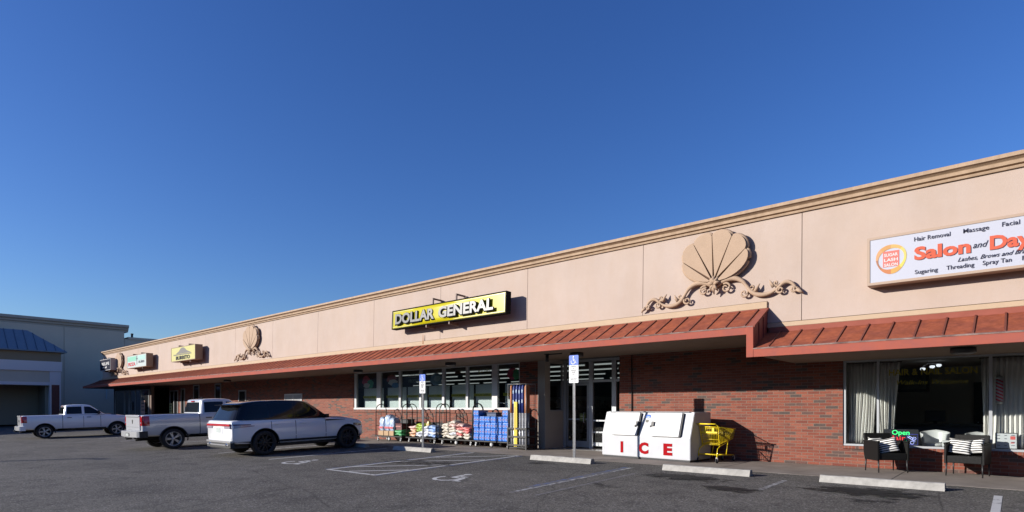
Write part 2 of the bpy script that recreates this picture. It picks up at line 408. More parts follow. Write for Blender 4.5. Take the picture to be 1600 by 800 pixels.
line('parking_line', -7.16, -3.45, -7.16, -7.2, .13, LOTB, -.0075)
line('parking_line', -6.45, -4.3, -6.45, -7.9, .09, worn_mat('ghost_road_paint', (.2, .2, .2), .53, scale=9))
for x in (-11.2, -13.1):
    line('aisle_line', x, -2.75, x, -7.95, .10, LOTW)
line('aisle_line_blue', -11.07, -2.75, -11.07, -7.95, .10, LOTB, -.0075)
line('aisle_line_blue', -13.23, -2.75, -13.23, -7.95, .10, LOTB, -.0075)
line('aisle_line', -13.1, -7.95, -11.2, -7.9, .10, LOTW, -.004)
for y in (-7.27, -5.87, -4.47): line('aisle_hatch', -13.05, y, -11.25, y+1.72, .10, LOTW, -.0045)
line('aisle_hatch', -12.3, -7.85, -11.25, -6.85, .10, LOTW, -.0045)
for X in (-16.9, -20.5, -24.1, -27.6, -31.2, -34.8, -38.4):
    line('parking_line', X, -3.3, X, -7.6, .10, LOTW)
def flat_poly(mb, pts, dz=-.006):
    mb.quad(*[(x, y, gz(y)+dz) for x, y in pts])
def wheelchair(cx, cy, s, name='accessible_parking_symbol'):
    """the seated figure in its wheel, painted flat; up is towards the shop"""
    mb = MB(); P = lambda u, v: (cx+u*s, cy+v*s)
    for k in range(26):            # wheel: open ring
        a0, a1 = R(150+k*10.2), R(150+(k+1)*10.2)
        ro, ri = .46, .33
        flat_poly(mb, [P(-.08+ro*math.cos(a0), -.22+ro*math.sin(a0)), P(-.08+ro*math.cos(a1), -.22+ro*math.sin(a1)), P(-.08+ri*math.cos(a1), -.22+ri*math.sin(a1)), P(-.08+ri*math.cos(a0), -.22+ri*math.sin(a0))])
    flat_poly(mb, [P(-.16+.13*math.cos(R(30*k)), .62+.13*math.sin(R(30*k))) for k in range(12)])
    for a, b, w in (((-.16, .45), (-.10, -.05), .16), ((-.1, .22), (.25, .20), .10), ((-.1, -.03), (.32, -.03), .13), ((.30, .02), (.48, -.55), .13), ((.46, -.50), (.66, -.45), .10)):
        d = Vector((b[0]-a[0], b[1]-a[1])).normalized(); n = Vector((-d.y, d.x))*w/2
        flat_poly(mb, [P(a[0]+n.x, a[1]+n.y), P(a[0]-n.x, a[1]-n.y), P(b[0]-n.x, b[1]-n.y), P(b[0]+n.x, b[1]+n.y)], -.0055)
    return tag(mb.build(name, LOTW), kind='structure')
wheelchair(-9.3, -7.1, .78); wheelchair(-15.35, -7.4, .78)
# oil stains under where engines stand
STM = stain_mat('oil_stain', col=(.006, .006, .006), thr=.29, soft=.13, scale=4.0, amount=.95); STM2 = stain_mat('grime_stain', thr=.42, scale=3.5, amount=.55)
def stain(cx, cy, w, h, mat, dz=-.002):
    me = bpy.data.meshes.new('oil_stain')
    v = [(cx-w/2, cy-h/2), (cx+w/2, cy-h/2), (cx+w/2, cy+h/2), (cx-w/2, cy+h/2)]
    me.from_pydata([(x, y, gz(y)+dz) for x, y in v], [], [(0, 1, 2, 3)])
    uv = me.uv_layers.new(); 
    for l, c in zip(uv.data, ((0, 0), (1, 0), (1, 1), (0, 1))): l.uv = c
    me.materials.append(mat); o = bpy.data.objects.new('oil_stain', me); COL.objects.link(o); tag(o, kind='structure')
stain(-5.35, -4.3, 2.4, 1.2, STM); stain(-4.0, -5.3, 1.6, .9, STM, -.0015); stain(-2.0, -4.25, 2.6, 1.4, STM); stain(-9.5, -3.95, 2.2, 1.1, STM2); stain(-1.9, -5.2, 1.6, .8, STM2, -.0015)
stain(-6.1, -6.2, 1.5, .8, STM2); stain(-12.3, -5.6, 6.0, 2.2, STM2, -.003); stain(-19.2, -5.2, 3, 3, STM2); stain(-25, -6, 3, 3, STM2)

# unseen belt of trees added behind the viewer to block low sky and darken glass
rt = random.Random(3)
mb = MB()
def treewall(x0, y0, x1, y1, n):
    for i in range(n):
        t = i/n; x = x0+(x1-x0)*t+rt.uniform(-3, 3); y = y0+(y1-y0)*t+rt.uniform(-4, 4); h = rt.uniform(9, 14); w = rt.uniform(5, 8)
        mm = Matrix.Translation((x, y, h*.5-1)) @ Matrix.Diagonal((w, w*.8, h*.55, 1))
        r = bmesh.ops.create_icosphere(mb.bm, subdivisions=3, radius=1, matrix=mm)
        for v in r['verts']: v.co += Vector((rt.uniform(-1, 1), rt.uniform(-1, 1), rt.uniform(-1, 1)))*.55
treewall(-170, -74, 150, -74, 48); treewall(120, -70, 130, 60, 16)
tag(mb.build('added_tree_belt', M('far_foliage', (.045, .06, .028), .9, var=.5, scale=.8)), 'dark green belt of trees along the far side of the road', 'trees', kind='stuff')

# ================================================================== THE SHOP BUILDING
B = tag(empty('strip_mall', (0, 0, 0)), 'long low shopping strip with pink stucco parapet, red metal awning and brick ground floor', 'building')
XL, XR = -57.1, 14.0
# --- brick ground floor
mb = MB()
mb.box(-48, -23.9, 0, .25, 0, 3.12)
mb.box(-23.9, -13.5, 0, .25, 0, 1.20)
mb.box(-13.5, -12.65, 0, .25, 0, 3.12)
mb.box(-9.4, -3.2, 0, .25, 0, 3.12)
mb.box(-9.4, -9.15, .25, 1.06, 0, 3.12)
mb.box(-3.2, 3.1, 0, .25, 0, .43)
mb.box(-3.2, 3.1, 0.002, .25, 2.62, 3.12)
mb.box(3.1, XR, 0, .25, 0, 3.12)
mb.build('brick_wall', BRICK, B)
mb = MB(); mb.box(-23.93, -13.47, -.035, .25, 1.203, 1.33, bev=.006); mb.build('brick_sill', ROWLOCK, B)
mb = MB(); mb.box(-3.2, 3.1, -.035, .25, .432, .50, bev=.006); mb.build('brick_sill', ROWLOCK, B)
mb = MB(); mb.box(XL, -48, -1.2, -1.0, 0, 3.12); mb.box(XL, XL+.2, -.999, 24, 0, 3.12); mb.build('end_shop_wall', M('brown_wall', (.13, .085, .065), .85, var=.2), B)
# --- upper storey
mb = MB()
jx = [14, 8.4, 4.4, .42, -3.61, -7.52, -11.51, -15.54, -19.53, -23.75, -27.97, -32.2, -36.2, -40.1, -44.2, -48.3, -52.7, XL]
def panel(mb, pts):
    n0 = len(mb.bm.verts); mb.prism(pts, 0, 1, 'xz'); mb.bm.verts.ensure_lookup_table()
    for v in mb.bm.verts[n0:]: v.co.y = -2.0+(v.co.z-3.36)*.0228 if v.co.y < .5 else -1.8
for a, b in zip(jx, jx[1:]):
    x1, x0 = a-.007, b+.007
    if b >= -4.33: panel(mb, [(x0, 3.362), (x1, 3.362), (x1, 5.77), (x0, 5.77)])
    elif a > -4.33: panel(mb, [(x0, 3.872), (-4.33, 3.872), (-4.33, 3.362), (x1, 3.362), (x1, 5.77), (x0, 5.77)])
    else: panel(mb, [(x0, 3.872), (x1, 3.872), (x1, 5.77), (x0, 5.77)])
mb.build('parapet_wall', STUCCO, B)
mb = MB(); mb.box(XL+.01, XR-.01, -1.93, -1.6, 3.4, 5.76); mb.build('parapet_backing', GROOVE, B)
mb = MB(); mb.box(XL, XR, -1.6, 25, 5.1, 5.3); mb.box(XL+.004, XL+.25, -1.79, 25, 3.16, 5.1); mb.box(XR-.25, XR-.004, -1.79, 25, 0, 5.1); mb.box(XL, XR, 25, 25.2, 0, 5.3); mb.build('roof_deck', GREY, B)
mb = MB(); pr = [(-1.7, 5.765), (-1.99, 5.765), (-2.0, 5.80), (-1.975, 5.81), (-1.975, 5.825), (-2.03, 5.84), (-2.04, 5.90), (-2.05, 5.91), (-2.09, 5.935), (-2.13, 5.95), (-2.13, 6.02), (-1.7, 6.02)]
mb.prism(pr, XL-.05, XR, 'yz'); mb.box(XL-.12, XL+.1, -2.13, 0, 5.95, 6.019); mb.box(XL-.05, XL+.1, -1.9, 20, 5.765, 5.95); mb.build('cornice', CORN, B)
mb = MB(); mb.box(XL-.03, -4.33, -2.035, -1.9, 3.705, 3.858, bev=.008); mb.build('trim_band', TAN, B)
mb = MB(); mb.box(-4.33, XR, -2.035, -1.9, 3.245, 3.348, bev=.008); mb.build('trim_band', TAN, B)
# --- awning
def awning(x0, x1, zt, ze, zb, label=None):
    aw = empty('awning'); aw.parent = B
    if label: aw['label'] = label
    mb = MB(); mb.prism([(-2.0, zt), (-2.93, ze+.012), (-2.93, ze-.03), (-2.0, zt-.06)], x0, x1, 'yz'); mb.build('metal_roof', ROOFRED, aw)
    mb = MB(); k = int((x1-x0)/.43); 
    for i in range(k):
        x = x1-.2-i*.43 if x1 < 0 else x0+.30+i*.43
        if x0 < x < x1:
            mb.prism([(-2.02, zt+.018), (-2.925, ze+.032), (-2.925, ze+.008), (-2.02, zt-.01)], x-.015, x+.015, 'yz')
    mb.build('standing_seam', RIB, aw)
    mb = MB(); mb.box(x0, x1, -2.965, -2.90, zb, ze, bev=.006); mb.build('fascia_board', BANDRED, aw)
    mb = MB(); mb.prism([(-2.975, ze-.002), (-2.88, ze+.03), (-2.88, ze+.02), (-2.975, ze-.02)], x0, x1, 'yz'); mb.build('drip_edge', DRIP, aw)
    mb = MB(); mb.box(x0+.05, x1-.02, -2.90, .002, zb+.03, zb+.06); mb.build('soffit', SOFFIT, aw)
    return aw
aw = awning(-58.0, -4.33, 3.69, 3.20, 3.02)
mb = MB(); mb.box(-58.0, -4.36, -2.03, -1.97, 3.68, 3.703); mb.build('flashing', PINKFL, aw)
# closed gable end where the awning steps down
mb = MB(); mb.prism([(-2.0, 3.66), (-2.925, 3.18), (-2.925, 2.55), (-2.0, 2.9)], -4.37, -4.332, 'yz'); 
for y in (-2.3, -2.6): mb.box(-4.332, -4.312, y-.012, y+.012, 2.75, 3.52-(-2.0-y)*.52+.1)
mb.build('gable_end', M('gable_red', (.20, .045, .035), .55, var=.1), aw)
mb = MB(); mb.prism([(-1.96, 3.735), (-2.965, 3.205), (-2.965, 3.17), (-1.96, 3.69)], -4.45, -4.30, 'yz'); mb.build('rake_flashing', PINKFL, aw)
mb = MB(); mb.box(-4.475, -4.325, -2.972, -2.90, 2.52, 3.205, bev=.005); mb.build('step_board', BANDRED, aw)
# left hip
mb = MB(); mb.quad((XL, -2.0, 3.69), (-58.0, -2.93, 3.2), (-58.8, -2.93, 3.2)); mb.quad((XL, -2.0, 3.69), (-58.8, -2.93, 3.2), (-58.8, 12, 3.2), (XL, 12, 3.69)); mb.quad((-58.0, -2.0, 3.66), (XL, -2.0, 3.69), (-58.0, -2.93, 3.205)); mb.build('hip_end', ROOFRED, aw)
mb = MB(); mb.box(-58.83, -58.0, -2.965, -2.90, 3.02, 3.2); mb.box(-58.83, -58.77, -2.9, 12, 3.02, 3.2); mb.build('fascia_board', BANDRED, aw)
mb = MB(); mb.box(-58.77, -58.0, -2.9, 12, 3.05, 3.08); mb.build('soffit', SOFFIT, aw)
aw2 = awning(-4.33, XR, 3.15, 2.71, 2.52, 'lower stretch of the awning over the salon')
mb = MB(); mb.box(-4.30, XR, -2.045, -1.97, 3.13, 3.243, bev=.005); mb.build('flashing', PINKFL, aw2)

# --- shop front windows of the big store
win = empty('shop_window'); win.parent = B
mb = MB()
for a, b in ((-23.9, -23.72), (-22.12, -21.82), (-20.50, -20.36), (-19.12, -18.98), (-17.68, -17.54), (-16.30, -16.18), (-14.90, -14.62), (-13.56, -13.5)):
    mb.box(a, b, .03, .14, 1.42, 3.02, bev=.004)
mb.box(-23.9, -13.5, .0, .16, 1.335, 1.42, bev=.004); mb.box(-23.9, -13.5, .02, .15, 3.02, 3.10, bev=.004)
mb.build('window_frame', WHITE, win)
mb = MB(); mb.box(-23.9, -13.5, .095, .10, 1.42, 3.02); mb.build('pane', GLASS, win)
FILM = M('frosted_film', (.74, .80, .78), .6, var=.05, scale=1)
mb = MB()
for a, b in ((-23.55, -22.15), (-21.7, -20.5), (-20.25, -19.1), (-18.85, -17.7), (-17.4, -16.3), (-16.05, -14.95), (-14.5, -13.55)):
    mb.box(a-.02, b+.25 if b > -13.6 else b+.12, .36, .37, 1.36, 2.33)
mb.build('window_film', FILM, win)
for i, (a, b) in enumerate(((-23.35, -22.35), (-21.55, -20.7), (-20.1, -19.25), (-18.7, -17.85), (-17.25, -16.4), (-15.95, -15.05), (-14.45, -13.65))):
    st = tag(empty('window_banner', (a, .17, 1.86)), 'thin yellow window banner in pane %s of the store window counted from its left end' % ('one two three four five six seven'.split()[i]), 'banner', 'yellow banners across the store window')
    mb = MB(); mb.box(0, b-a, .0, .004, 0, .11); mb.build('banner_sheet', M('banner_yellow', (.60, .56, .03), .6), st) if i == 0 else None
    if i: mb.build('banner_sheet', bpy.data.materials['banner_yellow'], st)
    text('banner_lettering', 'DOLLAR GENERAL', .10, SIGNBLK, st, (.06, -.002, .022), ext=.001, width=b-a-.12)
# posters high in the panes
def poster_disc(x, z, parts, label):
    p = tag(empty('window_poster', (x, .18, z)), label, 'poster')
    for nm, (dx, dz, w, h, c) in parts:
        mb = MB(); mb.prism([(dx+w*math.cos(R(k*20))*(1+.15*math.sin(k*2.1)), dz+h*math.sin(R(k*20))) for k in range(18)], -.001*(parts.index((nm, (dx, dz, w, h, c)))), .003)
        mb.build(nm, M('poster_ink', tuple(min(.8, q*2.2) for q in c), .6), p)
poster_disc(-23.0, 2.62, [('fruit_picture', (-.15, .05, .3, .25, (.28, .03, .05))), ('leaf_picture', (.18, -.1, .26, .2, (.03, .2, .11))), ('plate_picture', (-.1, -.16, .25, .12, (.35, .33, .3)))], 'poster of red fruit and green leaves in the leftmost store pane')
poster_disc(-21.05, 2.62, [('meat_picture', (-.15, .08, .34, .2, (.22, .06, .06))), ('cream_picture', (-.05, -.07, .34, .14, (.42, .38, .34))), ('blue_picture', (.12, -.2, .26, .12, (.05, .14, .25)))], 'poster in red, cream and blue in the second store pane')
poster_disc(-18.2, 2.6, [('plate_picture', (0, 0, .36, .26, (.10, .16, .19))), ('fish_picture', (.05, .02, .2, .12, (.2, .26, .28)))], 'dim blue poster in the store pane behind the farther parking sign')
poster_disc(-14.0, 2.62, [('berry_picture', (0, .05, .26, .22, (.26, .03, .06))), ('leaf_picture', (.18, .02, .16, .2, (.04, .18, .07)))], 'poster of red berries in the rightmost store pane')
LET = M('window_letter', (.38, .52, .46), .6)
p = tag(empty('window_lettering', (-19.98, .17, 2.5)), 'pale green words on the third store pane reading fresh produce', 'lettering')
text('first_line', 'FRESH', .21, LET, p, (0, 0, .22), ext=.001, width=.62); text('second_line', 'PRODUCE', .21, LET, p, (0, 0, 0), ext=.001, width=.82)
p = tag(empty('window_lettering', (-15.75, .17, 2.72)), 'dim yellow price figures high on the store pane just left of the wide mullion', 'lettering')
text('price_figures', '$1.00', .24, M('price_yellow', (.36, .33, .04), .6), p, (0, 0, 0), ext=.001, width=.6)

# --- vestibule and doors
mb = MB(); mb.box(-12.65, -12.33, -.02, .25, 0, 3.12); mb.box(-12.45, -12.332, .25, 1.06, 0, 1.30); mb.box(-12.45, -12.332, .25, 1.06, 2.98, 3.12); mb.build('entrance_pier', BEIGE, B)
vf = empty('entrance'); vf.parent = B
mb = MB(); mb.box(-12.42, -12.35, .25, .30, 1.3, 2.98); mb.box(-12.42, -12.35, 1.0, 1.06, 1.3, 2.98); mb.box(-12.42, -12.35, .3, 1.0, 1.3, 1.34)
mb.box(-12.33, -9.4, 1.06, 1.14, 3.02, 3.12)
for a, b in ((-12.33, -12.22), (-11.24, -11.08), (-10.32, -10.15), (-9.5, -9.4)): mb.box(a, b, 1.05, 1.15, 0, 3.02, bev=.004)
mb.box(-12.22, -9.5, 1.06, 1.14, 2.30, 2.38); mb.box(-11.08, -10.32, 1.065, 1.13, .55, .60); mb.box(-11.08, -10.32, 1.065, 1.13, .95, 1.0); mb.box(-11.08, -10.32, 1.065, 1.13, .1, .22)
mb.build('door_frame', ALU, vf)
mb = MB(); mb.box(-12.22, -11.24, 1.095, 1.10, 2.38, 3.02); mb.box(-11.08, -10.32, 1.095, 1.10, .2, 3.02); mb.box(-10.15, -9.5, 1.095, 1.10, .1, 3.02); mb.box(-12.387, -12.38, .3, 1.0, 1.34, 2.98); mb.build('pane', GLASS, vf)
dr = empty('door'); dr.parent = B
mb = MB(); mb.box(-12.20, -12.13, 1.07, 1.12, .03, 2.28); mb.box(-11.33, -11.26, 1.07, 1.12, .03, 2.28); mb.box(-12.13, -11.33, 1.07, 1.12, 2.2, 2.28); mb.box(-12.13, -11.33, 1.07, 1.12, .03, .25); mb.box(-12.13, -11.33, 1.07, 1.12, .98, 1.04); mb.build('door_leaf', ALU_D, dr)
mb = MB(); mb.box(-12.13, -11.33, 1.093, 1.098, .25, 2.2); mb.build('pane', GLASS, dr)
mb = MB(); mb.tube([(-11.42, 1.07, .9), (-11.42, 1.0, .9), (-11.42, 1.0, 1.25), (-11.42, 1.07, 1.25)], .014); mb.build('handle', ALU, dr)
p = tag(empty('door_notice', (-11.62, 1.05, .95)), 'small green and yellow notice stuck on the store door glass', 'notice')
mb = MB(); mb.box(0, .24, 0, .004, 0, .26); mb.build('notice_sheet', M('notice_green', (.13, .16, .04), .6), p)
mb = MB(); mb.box(.03, .21, -.002, 0, .15, .19); mb.box(.03, .17, -.002, 0, .07, .10); mb.build('notice_print', M('notice_print', (.4, .38, .2), .6), p)

# --- store interior
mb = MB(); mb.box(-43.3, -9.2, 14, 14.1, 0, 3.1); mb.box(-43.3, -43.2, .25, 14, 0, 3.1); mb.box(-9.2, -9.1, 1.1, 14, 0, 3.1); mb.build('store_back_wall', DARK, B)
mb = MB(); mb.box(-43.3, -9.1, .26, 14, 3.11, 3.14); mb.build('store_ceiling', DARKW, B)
mb = MB(); mb.box(-43.3, -9.1, .26, 14, -.012, .004); mb.build('store_floor', M('store_floor', (.22, .21, .2), .3), B)
LAMP = M('fluorescent', (.95, 1.0, .97), .5, emit=.26)
first = None; rowsy = (2.2, 4.6, 7.4, 11.0)
rw = 'first second third fourth fifth'.split(); cl = 'first second third fourth fifth sixth seventh eighth ninth tenth eleventh twelfth'.split()
for j, y in enumerate(rowsy):
    for i in range((6, 6, 8, 10, 12)[j]):
        if first is None:
            first = empty('ceiling_light'); mb = MB(); mb.box(-.95, .95, -.035, .035, -.045, 0); mb.build('lamp_tube', LAMP, first)
            mb = MB(); mb.box(-.97, .97, -.08, .08, .001, .05); mb.build('lamp_housing', WHITE, first); o = first
        else: o = copy_tree(first)
        o.location = (-10.8-2.35*i, y, 3.03)
        tag(o, 'store strip light, %s from the right in %s row behind the window' % (cl[i], rw[j]), 'light', 'strip lights on the store ceiling')
shelf0 = None
for i, (x, y) in enumerate(((-22.3, 3.2), (-20.2, 3.2), (-18.1, 3.2), (-16.0, 3.2), (-13.9, 3.2), (-11.0, 4.6))):
    if shelf0 is None:
        shelf0 = empty('store_shelf'); mb = MB(); mb.box(-.05, .05, -.02, 4, 0, 1.9); mb.box(-.4, .4, -.03, 4, 0, .12); mb.build('shelf_frame', M('shelf_grey', (.25, .25, .24), .6), shelf0)
        mb = MB()
        for z in (.5, .95, 1.4): mb.box(-.36, .36, 0, 4, z, z+.03)
        mb.build('shelf_board', bpy.data.materials['shelf_grey'], shelf0)
        mb = MB(); random.seed(4)
        for z in (.13, .54, .99, 1.44):
            for k in range(18): mb.box(-.33, .33, k*.21+.03, k*.21+.2, z, z+random.uniform(.15, .33))
        mb.build('packages', M('packages', (.22, .17, .14), .7, var=.6, scale=5), shelf0); o = shelf0
    else: o = copy_tree(shelf0)
    o.location = (x, y, 0.004)
    tag(o, '%s stocked shelf from the left seen dimly inside the store' % cl[i], 'shelf', 'shelves inside the store')

# --- salon front
sw = empty('salon_window'); sw.parent = B
mb = MB()
for a, b in ((-3.2, -3.14), (-2.50, -2.45), (-.46, -.40), (1.6, 1.66), (3.04, 3.1)): mb.box(a, b, .03, .10, .55, 2.52, bev=.004)
mb.box(-3.2, 3.1, .02, .12, .502, .55, bev=.004); mb.box(-3.2, 3.1, .03, .11, 2.52, 2.62, bev=.004); mb.build('window_frame', ALU, sw)
mb = MB(); mb.box(-3.14, 3.04, .062, .067, .55, 2.52); mb.build('pane', GLASS_S, sw)
mb = MB(); mb.box(-3.3, 3.2, 5.5, 5.6, 0, 2.9); mb.box(-3.3, -3.2, .25, 5.5, 0, 2.9); mb.box(3.2, 3.3, .25, 5.5, 0, 2.9); mb.build('salon_wall', M('salon_wall', (.38, .37, .35), .9), B)
mb = MB(); mb.box(-3.2, 3.2, .26, 5.5, 2.63, 2.7); mb.build('salon_ceiling', M('salon_ceiling', (.35, .35, .34), .9), B)
mb = MB(); mb.box(-3.2, 3.2, .26, 5.5, -.012, .004); mb.build('salon_floor', M('salon_floor', (.22, .18, .15), .5), B)
GOLD = M('gold_letter', (.42, .33, .02), .6)
p = tag(empty('window_lettering', (-2.27, .115, 2.17)), 'dull gold words about hair and nails across the salon window', 'lettering')
text('first_line', 'HAIR & NAIL SALON', .2, GOLD, p, (0, 0, .0), ext=.001, off=.004, width=1.62)
text('second_line', 'Walk-Ins Welcome', .15, GOLD, p, (.16, 0, -.22), ext=.001, shear=.3, width=1.3)

# --- far left shop fronts in the awning's shade
def shop_opening(x0, x1, y, z0, z1, nm='window', mull=()):
    w = empty(nm); w.parent = B; mb = MB()
    for a in (x0, x1-.08, *mull): mb.box(a, a+.08, y-.05, y, z0, z1)
    mb.box(x0+.08, x1-.08, y-.048, y, z0, z0+.08); mb.box(x0+.08, x1-.08, y-.048, y, z1-.08, z1); mb.build('window_frame' if nm == 'window' else 'door_frame', ALU_D, w)
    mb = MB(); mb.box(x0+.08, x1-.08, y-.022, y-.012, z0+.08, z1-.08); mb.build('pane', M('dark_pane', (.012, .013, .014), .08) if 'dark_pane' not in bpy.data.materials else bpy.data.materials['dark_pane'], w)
shop_opening(-56.6, -54.2, -1.2, .4, 2.8); shop_opening(-54.0, -53.0, -1.2, .02, 2.8, 'door'); shop_opening(-52.8, -50.2, -1.2, .4, 2.8, 'window', (-51.5,)); shop_opening(-50.0, -48.4, -1.2, .4, 2.8)
shop_opening(-47.8, -46.2, 0, .02, 2.7, 'door', (-47,)); shop_opening(-45.6, -44.9, 0, .9, 2.8)
shop_opening(-43.3, -42.3, 0, .6, 3.0); shop_opening(-39.7, -38.8, 0, .6, 3.0)
shop_opening(-36.2, -35.2, 0, .02, 2.5, 'door')
# small white slider with a unit in it, in the brick
w = empty('window'); w.parent = B; w['label'] = 'small white sliding window in the brick'
mb = MB(); mb.box(-30.5, -28.65, -.04, 0, 2.10, 2.17); mb.box(-30.5, -28.65, -.04, 0, 1.35, 1.42)
for x in (-30.5, -29.6, -28.72): mb.box(x, x+.07, -.04, 0, 1.42, 2.10)
mb.build('window_frame', WHITE, w)
mb = MB(); mb.box(-30.43, -28.72, -.02, -.012, 1.42, 2.10); mb.build('pane', M('blinds_pane', (.35, .36, .36), .3), w)
# wall notices on the far shops
def notice(x, y, z, w, h, c, label):
    p = tag(empty('wall_notice', (x, y, z)), label, 'notice')
    mb = MB(); mb.box(0, w, -.012, 0, 0, h); mb.build('notice_board', M('notice_paint', c, .6), p)
    mb = MB()
    for k in range(3): mb.box(w*.12, w*(.88-.15*(k % 2)), -.015, -.012, h*(.75-.25*k), h*(.83-.25*k))
    mb.build('notice_print', SIGNBLK, p)
notice(-50.0, -1.27, .95, .9, 1.0, (.45, .26, .2), 'pinkish poster low on the dark end shop front')
notice(-47.75, -.07, .95, .55, .8, (.60, .55, .25), 'yellow and white notice on the far brown door')
notice(-52.4, -1.27, 1.2, .3, .7, (.14, .13, .12), 'dim grey notice in the farthest shop window')
cd = empty('conduit'); cd.parent = B
mb = MB(); mb.cyl((-8.95, -.03, 1.1), (-8.95, -.03, 3.04), .016, 8); mb.build('pipe', BLACK, cd)
mb = MB(); mb.box(-9.0, -8.9, -.05, 0, 1.0, 1.12, bev=.006); mb.build('junction_box', GALV, cd)
mb = MB(); mb.prism([(-16.42, 4.10), (-16.40, 4.10), (-16.385, 3.75), (-16.44, 3.75)], -2.039, -2.037); mb.build('rust_streak', M('rust', (.30, .13, .05), .9, var=.4, scale=12), B)
# --- soffit lamps: round cans
can0 = None
for i, (x, y, z) in enumerate(((-34.8, -1.3, 3.05), (-21.45, -1.4, 3.05), (-15.44, -1.57, 3.05), (-9.84, -1.7, 3.05), (-.77, -2.15, 2.55))):
    if can0 is None:
        can0 = empty('soffit_lamp'); mb = MB(); mb.lathe([(.0, 0), (.19, 0), (.20, -.03), (.20, -.10), (.17, -.115)], 24, axis='z'); mb.build('housing', BLACK, can0)
        mb = MB(); mb.lathe([(.165, -.112), (.12, -.13), (0.0, -.135)], 24, axis='z'); mb.build('lens', M('lamp_lens', (.12, .11, .10), .3), can0); o = can0
    else: o = copy_tree(can0)
    o.location = (x, y, z)
    tag(o, ['round black soffit lamp above the rear pickup', 'round black soffit lamp above the left end of the store window', 'round black soffit lamp above the middle of the store window', 'round black soffit lamp right above the nearer parking sign', 'round black soffit lamp over the salon window'][i], 'lamp', 'round lamps under the awning')
cm = tag(empty('hanging_camera', (-10.75, -1.95, 3.05)), 'black cylinder hanging from the soffit on a bracket arm beside the store entrance', 'camera')
mb = MB(); mb.cyl((0, 0, -.02), (0, 0, -.24), .05, 14); mb.lathe([(.0, -.245), (.035, -.24), (.06, -.215), (.055, -.19)], 14, axis='z'); mb.build('camera_body', BLACK, cm)
mb = MB(); mb.box(0, .55, -.015, .015, -.035, -.005); mb.box(-.08, .08, -.05, .05, -.02, 0); mb.build('bracket', BLACK, cm)

